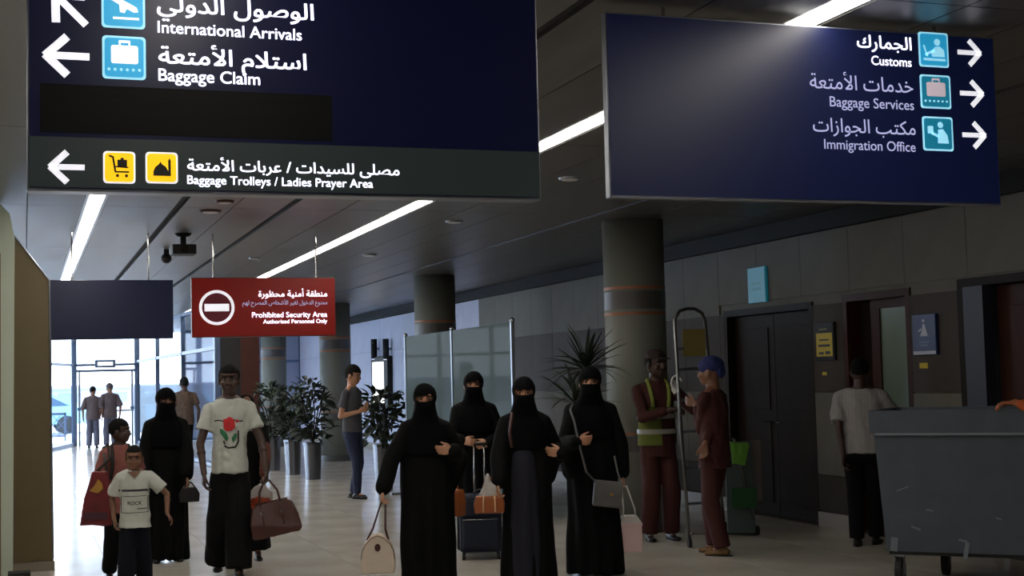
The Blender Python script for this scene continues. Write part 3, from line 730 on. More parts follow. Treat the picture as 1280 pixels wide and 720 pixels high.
for k in range(64):
    top = k < 40; o = link('leaf', lm[k % 3], None, t, (-.01, 0, 1.60+.05*random.random()) if top else (-.12, .03, 1.28+.05*random.random()))
    o.rotation_euler = (random.uniform(-.3, .3), -random.uniform(.05, 1.35), k*2.4+random.uniform(-.2, .2))
def bushy(lab, px, py, Y, h0, h1, r, m, n=170):
    p = PY(px, py, Y); t = empty('leafy_planter', (p.x, Y, 0), 0, lab, 'plant', 'leafy planters by the columns')
    pot(t, .15, h0, M_pot)
    bm = bmesh.new()
    for k in range(6):
        a = k*1.05; add_tube(bm, [(0, 0, h0-.05), (cos(a)*r*.4, sin(a)*r*.4, (h0+h1)/2), (cos(a+.4)*r*.7, sin(a+.4)*r*.7, h1-.15)], .01, 6)
    obj('stem', bm, M_wood2, t)
    vs = []; fs = []
    base = leaf_mesh(.19, .085, .5, m, 3)
    for k in range(n):
        a = random.uniform(0, 2*pi); z = random.random(); rr = r*sqrt(random.random())*(1-.55*abs(z-.35))
        mx = Matrix.Translation((cos(a)*rr, sin(a)*rr, h0+.02+z*(h1-h0))) @ Matrix.Rotation(a+random.uniform(-.8, .8), 4, 'Z') @ Matrix.Rotation(random.uniform(-1.1, .6), 4, 'Y') @ Matrix.Rotation(random.uniform(-.8, .8), 4, 'X')
        b0 = len(vs); vs += [mx @ v.co for v in base.vertices]; fs += [[b0+i for i in pl.vertices] for pl in base.polygons]
    me = bpy.data.meshes.new('f'); me.from_pydata(vs, [], fs); o = link('foliage', me, m, t); tag(o, kind='stuff')
bushy('leafy plant in a silver pot, left of the three planters past the boy in white', 341, 560, 25.4, .62, 1.5, .40, M_leaf2)
bushy('leafy plant in a silver pot, middle of the three planters before fourth column', 366, 560, 24.0, .60, 1.42, .34, M_leaf)
bushy('leafy plant in a silver pot, right of the three planters, against third column', 391, 560, 22.6, .60, 1.6, .33, M_leaf)
bushy('dark leafy plant in silver pot between man in grey and veiled women', 480, 600, 19.7, .66, 1.40, .36, M_leaf, 190)
#PEOPLE#
# ------------------------------------------------------------------ people
def ik(a, b, l1, l2, pole):
    d = b-a; L = min(d.length, (l1+l2)*.999); u = d.normalized(); x = (l1*l1-l2*l2+L*L)/(2*L); hgt = sqrt(max(0, l1*l1-x*x))
    p = (pole-u*pole.dot(u))
    p = p.normalized() if p.length > 1e-5 else V((0, 1, 0))
    return a+u*x+p*hgt
def add_hand(bm, w, d, n, s, k, curl=.5, spread=.1, thumb=.6):
    d = d.normalized(); n = (n-d*n.dot(d)).normalized(); ts = d.cross(n)*(-s); lat = ts
    pc = [w+lat*(.026*k), w+lat*(.009*k), w-lat*(.009*k), w-lat*(.026*k)]
    for i, c in enumerate(pc):
        e = c+d*(.088-.004*i)*k+lat*(1.5-i)*.003*k
        add_limb(bm, [w+lat*(1.5-i)*.008*k, e], [.017*k, .0125*k], 8)
    lens = [.074, .083, .077, .060]
    for i in range(4):
        p = pc[i]+d*(.088-.004*i)*k+lat*(1.5-i)*.003*k; dd = (d+lat*(1.5-i)*spread*.25).normalized(); nn = n.copy(); pts = [p.copy()]; rs = [.0098*k]
        for j, fr in enumerate((.45, .31, .24)):
            c = curl*(.7, 1.1, .8)[j]*(1+.08*i)
            q = Matrix.Rotation(c, 3, dd.cross(nn)); dd = (q @ dd).normalized(); nn = (q @ nn).normalized()
            p = p+dd*lens[i]*fr*k; pts.append(p.copy()); rs.append((.0088, .008, .0066)[j]*k)
        add_limb(bm, pts, rs, 8)
    p = w+d*.022*k+lat*.022*k; d1 = (d*.75+lat*.75+n*.25*thumb).normalized(); p1 = p+d1*.042*k; d2 = (d*.95+lat*.25+n*thumb*.6).normalized(); p2 = p1+d2*.032*k; p3 = p2+(d2+n*.3*thumb).normalized()*.024*k
    add_limb(bm, [p, p1, p2, p3], [.015*k, .0115*k, .0098*k, .008*k], 8)
def head_mx(h, turn, nod, hs, base): return Matrix.Translation(base) @ Matrix.Rotation(turn, 4, 'Z') @ Matrix.Rotation(nod, 4, 'X') @ Matrix.Scale(h*hs, 4)
def build_head(bm, mx):
    R3 = mx.to_3x3()
    def e(c, r, rot=None): add_ell(bm, mx @ V(c), r, R3 @ rot if rot is not None else R3, 18, 12)
    e((0, .006, .018), (.0435, .054, .052)); e((0, -.012, -.018), (.036, .040, .044)); e((0, -.030, -.046), (.018, .018, .015))
    e((0, .004, -.012), (.040, .044, .04)); e((0, -.044, .022), (.030, .010, .008))
    for s in (-1, 1):
        e((s*.044, .006, -.004), (.006, .013, .019)); e((s*.022, -.036, -.016), (.013, .013, .012)); e((s*.007, -.052, -.018), (.006, .006, .005))
    e((0, -.052, -.006), (.006, .009, .017)); e((0, -.058, -.016), (.0065, .0085, .007))
    e((0, -.048, -.032), (.015, .006, .0035)); e((0, -.047, -.038), (.013, .006, .004))
def face_bits(root, mx, niqab=False):
    R3 = mx.to_3x3(); k = R3.col[0].length
    for s in (-1, 1):
        bm = bmesh.new(); add_ell(bm, mx @ V((s*.0175, -.0425, .004)), (.0078, .0062, .0036), R3, 12, 8); o = obj('eye', bm, M_eye, root, smooth=True)
        bm = bmesh.new(); add_ell(bm, mx @ V((s*.0172, -.0470, .004)), (.0044, .003, .0040), R3, 10, 6); obj('iris', bm, M_iris, o, smooth=True)
        bm = bmesh.new(); add_tube(bm, [mx @ V((s*.008, -.0500, .0125)), mx @ V((s*.018, -.0495, .0155)), mx @ V((s*.029, -.042, .012))], .0022*k, 6); obj('eyebrow', bm, M_hair, root, smooth=True)
def noise_disp(amp, sc, stretch=(1, 1, .35), seed=0.0):
    def f(co, n): return amp*noise.noise(V((co.x*stretch[0]*sc+seed, co.y*stretch[1]*sc, co.z*stretch[2]*sc)))
    return f
def shell_hair(root, mx, m=None, line=.030, low=-.02, big=1.07, vol=(0, 0, 0), nape=-.03):
    R3 = mx.to_3x3(); bm = bmesh.new(); g = bmesh.ops.create_uvsphere(bm, u_segments=36, v_segments=24, radius=1)
    for v in bm.verts:
        v.co = V((v.co.x*(.0435*big+vol[0]), .006+v.co.y*(.054*big+vol[1]), .018+v.co.z*(.052*big+vol[2])))
    kill = []
    for f in bm.faces:
        c = f.calc_center_median()
        lim = line if c.y < -.012 else (low if c.y < .016 else nape)
        if c.z < lim: kill.append(f)
    bmesh.ops.delete(bm, geom=kill, context='FACES')
    for v in bm.verts:
        v.co += v.co.normalized()*.003*noise.noise(v.co*160)
    r = bmesh.ops.solidify(bm, geom=bm.faces[:], thickness=.004)
    for v in bm.verts: v.co = mx @ v.co
    return obj('hair', bm, m or M_hair, root, smooth=True)
def make_shoe(root, a, yaw, k, m, pitch=0):
    bm = bmesh.new(); mx = Matrix.Translation(a) @ Matrix.Rotation(yaw, 4, 'Z') @ Matrix.Rotation(pitch, 4, 'X') @ Matrix.Scale(k, 4); R3 = mx.to_3x3()
    for c, r in (((0, .03, -.028), (.036, .045, .034)), ((0, -.03, -.038), (.038, .06, .026)), ((0, -.105, -.045), (.042, .065, .020)), ((0, .0, .0), (.036, .042, .05))): add_ell(bm, mx @ V(c), r, R3)
    me = remesh(bm, .009, 2)
    zmin = -.060
    for v in me.vertices:
        l = mx.inverted() @ v.co
        if l.z < zmin: l.z = zmin; v.co = mx @ l
    s = link('shoe', me, m, root)
    bm = bmesh.new(); add_loft(bm, [(0, -.035, -.066, .040, .125), (0, -.035, -.055, .041, .127)], 20)
    for v in bm.verts: v.co = mx @ v.co
    obj('sole', bm, M_rub if m is not M_rub else M_dark, s); return s
ARM = (.172, .150)
class Fig: pass
def figure(lab, loc, yaw, h, skin, turn=0, nod=0, hs=1.08, hands=None, feet=None, vox=.0075, group=None, lean=0.0, broad=1.0, female=False, legs=True, cat='person'):
    f = Fig(); f.h = h; root = empty('person', loc, yaw, lab, cat, group); f.root = root; f.inv = (Matrix.Translation(V(loc)) @ Matrix.Rotation(yaw, 4, 'Z')).inverted()
    f.skin = skin; bs = broad*(.9 if female else 1)
    hs = max(hs, 1.08); ln = lambda z: -lean*max(0, z-.52*h)
    f.ln = ln; k = h/1.75; f.k = k; f.bs = bs
    f.sh = {s: V((s*.103*h*bs, ln(.79*h), .788*h)) for s in (-1, 1)}
    f.hip = {s: V((s*.05*h*bs, 0, .515*h)) for s in (-1, 1)}
    feet = feet or {}; hands = hands or {}
    f.ank = {}; f.knee = {}; f.fy = {}
    for s in (-1, 1):
        fx, fyy, fz, fyaw = feet.get(s, (s*.06*h, 0, 0, s*.12)); a = V((fx, fyy, .045*h+fz)); f.ank[s] = a; f.fy[s] = fyaw
        f.knee[s] = ik(f.hip[s], a, .245*h, .232*h, V((0, -1, 0)))
    f.wr = {}; f.el = {}; f.hd = {}
    for s in (-1, 1):
        d = hands.get(s, {}); w = d.get('w')
        if w is None: w = V((s*.150*h*bs, -.02*h, .485*h+.01))
        elif d.get('world', True): w = f.inv @ V(w)
        w = V(w)
        mx_ = (ARM[0]+ARM[1])*h*.995
        if (w-f.sh[s]).length > mx_: w = f.sh[s]+(w-f.sh[s]).normalized()*mx_
        e = ik(f.sh[s], w, ARM[0]*h, ARM[1]*h, V(d.get('pole', (s*.5, 1, -.2)))); f.wr[s] = w; f.el[s] = e
        f.hd[s] = (V(d.get('dir', tuple((w-e).normalized()))), V(d.get('n', (-s, .15, 0))), d.get('curl', .45), d.get('thumb', .6))
    hb = V((0, ln(.93*h)-.012*h, h-.070*h*hs)); f.hm = head_mx(h, turn, nod, hs, hb)
    bm = bmesh.new()
    add_loft(bm, [(0, ln(z*h), z*h, rx*h*bs, ry*h) for z, rx, ry in ((.47, .05, .045), (.49, .078, .055), (.53, .086, .060), (.60, .074, .052), (.66, .076, .054), (.74, .088, .058), (.785, .096, .048), (.815, .072, .038), (.845, .036, .033))], 24)
    for s in (-1, 1): add_limb(bm, [V((s*.02*h, ln(.83*h), .832*h)), f.sh[s]+V((-s*.006*h, 0, .006*h))], [.026*h, .021*h])
    add_limb(bm, [V((0, ln(.82*h)+.006*h, .81*h)), V((0, ln(.88*h)-.002*h, .885*h))], [.034*h, .031*h*min(hs, 1.1)])
    for s in (-1, 1):
        add_limb(bm, [f.sh[s], f.el[s], f.wr[s]], [.025*h, .020*h, .0145*h]); m_ = f.el[s].lerp(f.wr[s], .3); add_ell(bm, m_, (.0215*h,)*3)
        add_hand(bm, f.wr[s], f.hd[s][0], f.hd[s][1], s, k*(.96 if female else 1.03), f.hd[s][2], .1, f.hd[s][3])
        if legs:
            add_limb(bm, [f.hip[s], f.knee[s], f.ank[s]], [.041*h, .030*h, .020*h]); add_ell(bm, f.knee[s].lerp(f.ank[s], .3)+V((0, .006*h, 0)), (.031*h, .031*h, .05*h))
            add_ell(bm, f.ank[s]+V((0, -.02*h, -.015*h)), (.015*h, .035*h, .012*h))
    build_head(bm, f.hm)
    f.body = link('body', remesh(bm, vox, 1, None, .4), skin, root)
    return f
def torso_rings(f, off, z0, hem=None, top=.838):
    h = f.h; bs = f.bs; R = []
    T = ((.44, .088, .068), (.49, .088, .066), (.53, .089, .064), (.60, .082, .060), (.66, .082, .060), (.74, .090, .062), (.785, .095, .052), (.815, .072, .044), (.836, .046, .040))
    for z, rx, ry in T:
        if z*h < z0-.005 or z > top: continue
        R.append((0, f.ln(z*h), z*h, rx*h*bs+off, ry*h+off*.8))
    a = R[0]; hem = hem or 0; R.insert(0, (0, f.ln(z0), z0, a[3]+hem, a[4]+hem)); return R
def shirt(f, m, z0=.50, sleeve=.55, off=.014, vox=.009, name='shirt', hem=.004, amp=.007, loose=.012, long=False, seed=0.):
    bm = bmesh.new(); add_loft(bm, torso_rings(f, off, z0*f.h, hem), 28)
    for s in (-1, 1):
        a, e, w = f.sh[s], f.el[s], f.wr[s]; r = .0245*f.h+off*.75
        add_limb(bm, [V((s*.02*f.h, f.ln(.83*f.h), .822*f.h)), a+V((-s*.006*f.h, 0, .004*f.h))], [.026*f.h, r*.9])
        if sleeve <= 1: add_limb(bm, [a, a.lerp(e, sleeve*.5)], [r, r+loose*.35]); add_cone(bm, a.lerp(e, sleeve*.5), a.lerp(e, sleeve), r+loose*.35, r+loose*.75, 16)
        else: add_limb(bm, [a, e, e.lerp(w, (sleeve-1))], [r, r*.88, r*.70+loose*.4])
    n1 = noise_disp(amp*1.3, 11, (1, 1, .55), seed); n2 = noise_disp(amp*.7, 26, (1, 1, .8), seed+5); me = remesh(bm, min(vox, .010), 3, lambda co, n: n1(co, n)+n2(co, n)); return link(name, me, m, f.root)
def trousers(f, m, off=.012, vox=.012, name='trousers', wide=0, top=.53, cuff=.055, seed=3., amp=.006):
    bm = bmesh.new(); h = f.h
    o2 = min(off, .009); add_loft(bm, [(0, 0, .45*h, .084*h*f.bs+o2, .058*h+o2), (0, 0, .49*h, .088*h*f.bs+o2, .062*h+o2), (0, 0, top*h, .087*h*f.bs+o2*.6, .061*h+o2*.6)], 28)
    for s in (-1, 1):
        a = f.ank[s]; kn = f.knee[s]; c = kn.lerp(a, 1.02-(cuff-.055)/.23)
        add_limb(bm, [f.hip[s]-V((0, 0, .040*h)), kn], [.044*h+min(off, .012), .034*h+off+wide*.6]); add_cone(bm, kn, c, .034*h+off+wide*.6, .027*h+off+wide, 18)
    return link(name, remesh(bm, vox, 3, noise_disp(amp, 12, (1, 1, .5), seed)), m, f.root)
def shoes(f, m, only=(-1, 1)):
    for s in only: make_shoe(f.root, f.ank[s]-V((0, 0, -.066*f.k+.045*f.h)), f.fy[s], f.k, m)
def surf_decal(f, target, name, vs, fs, m, cx, cz, sc, flip=False, off=.003):
    # print on the front of a garment: the flat outline is laid onto the cloth surface
    b_ = bmesh.new(); vv = [b_.verts.new((v[0], v[1], 0)) for v in vs]
    for q_ in fs:
        try: b_.faces.new([vv[i] for i in q_])
        except ValueError: pass
    for it in range(3):
        lg = [e for e in b_.edges if e.calc_length()*sc > .022]
        if not lg: break
        bmesh.ops.subdivide_edges(b_, edges=lg, cuts=1); bmesh.ops.triangulate(b_, faces=b_.faces[:])
    b_.verts.index_update(); vs = [tuple(v.co[:2]) for v in b_.verts]; fs = [[v.index for v in q_.verts] for q_ in b_.faces]; b_.free()
    tr = BVHTree.FromPolygons([v.co for v in target.data.vertices], [list(p.vertices) for p in target.data.polygons]); out = []
    for v in vs:
        o_ = V((cx+v[0]*sc, -1, cz+v[1]*sc)); r = tr.ray_cast(o_, V((0, 1, 0))); y = r[0].y if r[0] else -.1
        out.append((o_.x, y-off, o_.z))
    me = bpy.data.meshes.new('d'); me.from_pydata(out, [], fs); return link(name, me, m, target)
def poly_geo(polys):
    vs = []; fs = []
    for p in polys:
        b = len(vs); vs += p
        for t in geometry.tessellate_polygon([[V((q[0], q[1], 0)) for q in p]]): fs.append(tuple(b+i for i in t))
    return vs, fs
def niqab(lab, loc, yaw, h, hands, turn=0, group='veiled women in black', hem=(.17, .15), feet=None, slit=True, skin=None, nod=0, wide=1.0, seed=0., robe=None, lean=0, drape_z=.66):
    f = figure(lab, loc, yaw, h, skin or M_skL, turn, nod, 1.0, hands, feet, .0058, None, lean, 1.0, True, True)
    h_ = h; bm = bmesh.new()
    hx, hy = hem
    u = wide*h/1.6
    rings = [(0, 0, .018*h, hx*wide, hy), (0, 0, .12*h, hx*.97*wide, hy*.96), (0, 0, .30*h, .168*u, .145), (0, 0, .48*h, .170*u, .14), (0, 0, .60*h, .168*u, .125)]
    rings += [(0, f.ln(.7*h), .70*h, .160*u, .12), (0, f.ln(.76*h), .76*h, .148*u, .105), (0, f.ln(.80*h), .80*h, .115*u, .08), (0, f.ln(.83*h), .832*h, .07*u, .06), (0, f.ln(.84*h), .85*h, .05*u, .055)]
    add_loft(bm, rings, 36)
    for s in (-1, 1):
        a, e, w = f.sh[s], f.el[s], f.wr[s]
        add_limb(bm, [V((s*.03*h, f.ln(.82*h), .815*h)), a, e, e.lerp(w, .88)], [.036*h, .0365*h, .042*h, .038*h])
        if w.z > .56*h:
            lo = V((s*.095*h, e.y*.5, e.z-.12*h)); add_limb(bm, [e, lo], [.042*h, .05*h]); add_limb(bm, [e.lerp(w, .6), lo.lerp(e, .5)], [.036*h, .04*h])
    def folds(co, n):
        a = atan2(co.y, co.x); t = max(0, min(1, (.62*h-co.z)/(.6*h)))
        return (.004+.022*t)*sin(a*9+seed+1.2*sin(co.z*3+seed)+noise.noise(co*2.2)*2)*(.6+.4*noise.noise(co*3)) + .006*noise.noise(V((co.x*10, co.y*10, co.z*4+seed)))
    link('abaya', remesh(bm, .010, 4, folds), robe or M_black, f.root)
    # headscarf and face veil with an eye opening
    bm = bmesh.new(); mx = f.hm; R3 = mx.to_3x3()
    add_ell(bm, mx @ V((0, .006, .016)), (.0535, .064, .0605), R3, 24, 16); add_ell(bm, mx @ V((0, -.013, -.026)), (.047, .056, .052), R3, 24, 16)
    c = f.hm.translation; y0 = f.ln(.8*h)
    add_loft(bm, [(0, y0, drape_z*h, .118*h, .094*h), (0, y0, .70*h, .120*h, .092*h), (0, y0, .75*h, .116*h, .082*h), (0, y0, .79*h, .100*h, .070*h), (0, y0, .815*h, .080*h, .062*h), (c.x, c.y+.004, .845*h, .062*h, .058*h), (c.x, c.y, .885*h, .052*h, .056*h), (c.x, c.y, .93*h, .046*h, .052*h)], 32)
    me = remesh(bm, .0085, 3, noise_disp(.006, 9, (1, 1, .4), seed))
    b2 = bmesh.new(); b2.from_mesh(me); inv = mx.inverted(); kill = []
    if slit:
        for fc in b2.faces:
            l = inv @ fc.calc_center_median()
            if l.y < -.012 and abs(l.z-.006) < .0125*(1-(l.x/.044)**2*.5) and abs(l.x) < .040: kill.append(fc)
        bmesh.ops.delete(b2, geom=kill, context='FACES')
    b2.to_mesh(me); b2.free(); link('veil', me, M_black2, f.root)
    if slit:
        # skin shows through the opening: lift the veil edge onto the face
        face_bits(f.root, mx)
    return f
def world(f, p): return f.inv.inverted() @ V(p)
def tube_obj(name, pts, r, m, parent, n=8): bm = bmesh.new(); add_tube(bm, pts, r, n); return obj(name, bm, m, parent, smooth=True)
def arc(a, b, up, n=10):
    a = V(a); b = V(b); up = V(up); return [a.lerp(b, i/n)+up*sin(pi*i/n) for i in range(n+1)]
def bag_body(m, outline, t, parent, name='body', bulge=.02, vox=.008):
    bm = bmesh.new(); add_prism(bm, outline, t)
    for v in bm.verts: v.co.y -= t/2
    bmesh.ops.recalc_face_normals(bm, faces=bm.faces)
    me = bpy.data.meshes.new('b'); bm2 = bm
    return link(name, remesh(bm2, vox, 6), m, parent)
faceyaw = lambda x, y: -atan2(x, y)

# ---- four veiled women, foreground
p1 = (PY(531, 500, 10).x, 10.0, 0); y1_ = faceyaw(p1[0], 10)
W1 = niqab('veiled woman in black abaya nearest beige handbag, hand on chest, leftmost of the front three', p1, y1_, 1.535,
    {1: dict(w=PY(566, 563, 9.80), dir=(-1, -.05, .05), n=(0, 1, .05), curl=.35, pole=(.45, .2, -1)), -1: dict(w=PY(477, 617, 9.92), curl=.9, pole=(-1, .3, 0), n=(1, 0, 0), dir=(-.1, -.1, -1))}, wide=1.22, hem=(.17, .15), seed=1.)
p3 = (PY(655, 500, 9.9).x, 9.9, 0); y3 = faceyaw(p3[0], 9.9)
W3 = niqab('veiled woman in black with navy dress front, middle of the front three', p3, y3, 1.565,
    {1: dict(w=PY(703, 567, 9.72), dir=(-1, -.05, .18), n=(0, 1, .05), curl=.35, pole=(.45, .2, -1)), -1: dict(w=PY(623, 606, 9.75), curl=.9, pole=(-1, .5, -.4), n=(1, 0, 0), dir=(-.1, -.3, -1))}, wide=1.12, hem=(.19, .16), seed=2.3)
p4 = (PY(738, 500, 10.3).x, 10.3, 0); y4 = faceyaw(p4[0], 10.3)
W4 = niqab('tallest veiled woman in black with grey crossbody bag, standing before the potted palm', p4, y4, 1.635,
    {-1: dict(w=PY(722, 552, 10.08), dir=(1, -.05, .1), n=(0, 1, .1), curl=.7, pole=(-.45, .2, -1)), 1: dict(w=PY(783, 618, 10.25), curl=.9, pole=(1, .5, 0), n=(-1, 0, 0), dir=(.05, -.1, -1))}, wide=1.15, hem=(.20, .17), seed=4.)
p2 = (PY(592, 500, 12.2).x, 12.2, 0); y2_ = faceyaw(p2[0], 12.2)
W2 = niqab('veiled woman behind the others with both hands on the navy suitcase handle', p2, y2_, 1.625,
    {1: dict(w=PY(611, 555, 11.96), dir=(-1, -.2, -.05), n=(0, .9, -.3), curl=.6, pole=(.4, .2, -1)), -1: dict(w=PY(578, 552, 11.93), dir=(1, -.2, -.05), n=(0, .9, -.3), curl=.6, pole=(-.4, .2, -1))}, wide=1.0, hem=(.17, .15), seed=6.)
# navy dress front of the third woman
bm = bmesh.new(); mw = W3.inv
add_loft(bm, [(-.015, -.055, .10, .12, .125), (-.015, -.055, .40, .118, .125), (-.015, -.05, .80, .112, .118), (-.015, -.045, 1.0, .10, .105), (-.015, -.04, 1.06, .08, .08)], 28)
link('dress_front', remesh(bm, .012, 3, lambda co, n: .012*sin(atan2(co.y, co.x)*11)*min(1, max(0, (1.0-co.z)))), M_navyc, W3.root)
tube_obj('bag_strap', [W3.inv @ PY(640, 516, 9.74), W3.inv @ PY(637, 540, 9.69), W3.inv @ PY(640, 560, 9.68)], .011, M_brownL, W3.root)

# left veiled woman behind the children
p5 = (PY(207, 500, 13.0).x, 13.0, 0)
W5 = niqab('veiled woman in black walking behind the two children, holding a small black purse', p5, faceyaw(p5[0], 13)+.1, 1.545,
    {1: dict(w=PY(234, 606, 12.8), curl=.8, pole=(1, .4, -.2), dir=(.2, -.3, -1), n=(-1, 0, 0)), -1: dict(w=PY(180, 600, 12.85), curl=.6)}, wide=1.12, hem=(.17, .15), seed=8., skin=M_skM, slit=True, turn=.15)
shoes(W5, M_shoe)
# woman behind the boy in white
p6 = (PY(308, 540, 12.7).x, 12.7, 0)
W6 = figure('woman in black with a red-brown patterned sleeve, mostly hidden behind boy in white tee', p6, faceyaw(p6[0], 12.7), 1.47, M_skM, .1, 0, 1, {1: dict(w=PY(330, 603, 12.45), curl=.9, pole=(1, .3, 0), dir=(.05, -.2, -1)), -1: {}}, None, .0085, None, 0, 1, True)
bm = bmesh.new(); add_loft(bm, [(0, 0, .10, .20, .16), (0, 0, .45, .17, .14), (0, 0, .8, .155, .12), (0, 0, 1.05, .15, .11), (0, 0, 1.2, .11, .07), (0, 0, 1.24, .05, .05)], 32)
add_limb(bm, [W6.sh[-1], W6.el[-1], W6.wr[-1]], [.06, .055, .05]); add_limb(bm, [W6.sh[1], W6.sh[1].lerp(W6.el[1], .5)], [.058, .06])
link('dress', remesh(bm, .012, 3, lambda co, n: .014*sin(atan2(co.y, co.x)*9)*max(0, min(1, (.9-co.z)))), M_black, W6.root)
bm = bmesh.new(); add_limb(bm, [W6.sh[1].lerp(W6.el[1], .4), W6.el[1], W6.el[1].lerp(W6.wr[1], .8)], [.056, .05, .046]); link('sleeve', remesh(bm, .011, 2), mat('red brown patterned cloth', rgb(96, 50, 42), .8, var=.5, scale=26), W6.root)
bm = bmesh.new(); R3 = W6.hm.to_3x3(); add_ell(bm, W6.hm @ V((0, .012, .016)), (.052, .058, .058), R3); add_loft(bm, [(0, .02, 1.05, .14, .10), (0, .02, 1.18, .13, .09), (0, .015, 1.28, .07, .07), (0, .012, 1.36, .055, .055)], 24)
link('headscarf', remesh(bm, .01, 3), M_black2, W6.root); face_bits(W6.root, W6.hm); shoes(W6, M_shoe)

# ---- boy in white tee with duffel bag
p = (PY(287, 540, 11.75).x, 11.75, 0)
A = figure('teenage boy in white printed t-shirt and black trousers, walking with a brown bag', p, faceyaw(p[0], 11.75)+.05, 1.735, M_skD, -.12, 0, .98, {1: dict(w=PY(333, 588, 11.55), curl=1.1, pole=(.8, .6, 0), dir=(.05, -.25, -1)), -1: dict(w=PY(255, 592, 11.6), curl=.55, pole=(-1, .5, 0), dir=(-.02, -.2, -1))}, {-1: (-.10, .16, .03, -.1), 1: (.05, -.20, 0, .1)}, .0052, None, 0, .86)
s_ = shirt(A, M_tee, .485, .62, .020, .010, 'tshirt', .008, .010, .016, seed=2.)
trousers(A, M_trou, .024, .012, wide=.040, cuff=.06, amp=.010); shoes(A, M_shoe); face_bits(A.root, A.hm); shell_hair(A.root, A.hm, None, .030, -.004, 1.07)
bm = bmesh.new(); add_ell(bm, (0, A.ln(1.45)-.0, .842*A.h), (.058, .052, .010)); obj('collar', bm, M_tee, s_, smooth=True)
gx, gz = -.01, 1.22
surf_decal(A, s_, 'print_bar', *poly_geo([[(-.115+.23*i/12, .045+.006*sin(i)) for i in range(13)]+[(.115-.23*i/12, .056+.006*sin(12-i)) for i in range(13)]]), M_blackp, gx, gz, 1)
surf_decal(A, s_, 'print_red', *poly_geo([[(-.045, -.01), (-.02, -.035), (.02, -.03), (.05, -.005), (.045, .05), (.025, .075), (.0, .085), (-.02, .07), (-.045, .065)], [(.06, .03), (.085, .045), (.07, .06), (.05, .055)]]), mat('red print', rgb(200, 40, 45), .7), gx, gz, 1, off=.005)
surf_decal(A, s_, 'print_green', *poly_geo([[(-.075, -.01), (-.05, -.02), (-.02, -.05), (-.005, -.09), (-.02, -.12), (-.045, -.085), (-.07, -.05)], [(.03, -.13), (.055, -.10), (.065, -.06), (.045, -.05), (.02, -.09)]]), mat('green print', rgb(40, 110, 70), .7), gx, gz, 1, off=.005)
surf_decal(A, s_, 'print_black', *poly_geo([seg((-.04, -.15), (-.01, -.17), .014), seg((-.01, -.17), (.05, -.165), .014), seg((.05, -.165), (.075, -.12), .014), seg((.075, -.12), (.075, -.03), .012), seg((-.035, -.14), (-.045, -.11), .012)]), M_blackp, gx, gz, 1, off=.0055)

# ---- front child
p = (PY(168, 600, 11.0).x, 11.0, 0)
K = figure('small child in white printed v-neck t-shirt walking at the front left', p, faceyaw(p[0], 11), 1.125, M_skM, -.05, .05, 1.24, {1: dict(w=PY(209, 642, 10.9), curl=.5, pole=(.8, .6, 0), dir=(.6, -.3, -.8)), -1: dict(w=PY(143, 650, 11.0), curl=.5)}, {-1: (-.07, -.12, 0, -.1), 1: (.07, .12, .02, .1)}, .0052, None, 0, .90)
s_ = shirt(K, M_tee, .455, .72, .022, .009, 'tshirt', .010, .007, .014, seed=5.)
trousers(K, M_trouB, .016, .010, wide=.016); shoes(K, M_shoe); face_bits(K.root, K.hm); shell_hair(K.root, K.hm, None, .036, -.0, 1.05)
M_gp = mat('grey print', rgb(52, 52, 56), .8)
vs, fs = text_geo('ROCK', False, .03); w_ = max(v[0] for v in vs); vs = [(v[0]-w_/2, v[1]) for v in vs]
surf_decal(K, s_, 'print_lettering', vs, fs, M_gp, 0, .685, .038)
def hline(x0, x1, z, t, n=10): return [(x0+(x1-x0)*i/n, z) for i in range(n+1)]+[(x1-(x1-x0)*i/n, z+t) for i in range(n+1)]
surf_decal(K, s_, 'print_lines', *poly_geo([hline(-.115, .115, .785, .016), hline(-.10, .10, .748, .004), hline(-.10, .10, .625, .004), hline(.02, .09, .652, .007), hline(-.10, -.094, .629, .119, 2), hline(.094, .10, .629, .119, 2)]), M_gp, 0, 0, 1)
bmv = [(-.045, .0), (0, -.05), (.045, .0), (.03, .012), (-.03, .012)]
surf_decal(K, s_, 'neck_opening', *poly_geo([bmv]), M_skM, 0, .815*K.h+.015, 1, off=.004)
surf_decal(K, s_, 'neck_edge', *poly_geo([seg((-.05, .0), (0, -.056), .008), seg((.05, .0), (0, -.056), .008)]), mat('pale grey rib', rgb(150, 150, 142), .8), 0, .815*K.h+.015, 1, off=.006)
# ---- boy behind, looking right
p = (PY(150, 600, 11.9).x, 11.9, 0)
B = figure('boy in salmon shirt looking right, behind the small child, with red bag', p, faceyaw(p[0], 11.9)+.15, 1.31, M_skD, 1.15, 0, 1.12, {-1: dict(w=PY(124, 652, 11.75), curl=.9, pole=(-1, .4, 0), dir=(0, -.1, -1)), 1: {}}, {-1: (-.07, .12, .02, -.1), 1: (.07, -.10, 0, .1)}, .0075, None, 0, .88)
s_ = shirt(B, M_salm, .42, .72, .022, .010, 'shirt', .012, .008, .014, seed=9.)
trousers(B, M_trou, .016, .011, wide=.01); shoes(B, M_shoe); face_bits(B.root, B.hm); shell_hair(B.root, B.hm, None, .030, -.004, 1.08)
tube_obj('backpack_strap', [V((-.065, -.02, 1.10)), V((-.07, -.085, 1.04)), V((-.075, -.112, .94)), V((-.085, -.095, .84)), V((-.115, -.03, .80))], .014, M_rub, B.root)
tube_obj('backpack_strap', [V((.065, -.02, 1.10)), V((.07, -.085, 1.04)), V((.075, -.112, .94)), V((.085, -.095, .84)), V((.115, -.03, .80))], .014, M_rub, B.root)
bm = bmesh.new(); add_box(bm, (-.12, .09, .76), (.12, .19, 1.08)); link('backpack', remesh(bm, .012, 6), M_rub, B.root)

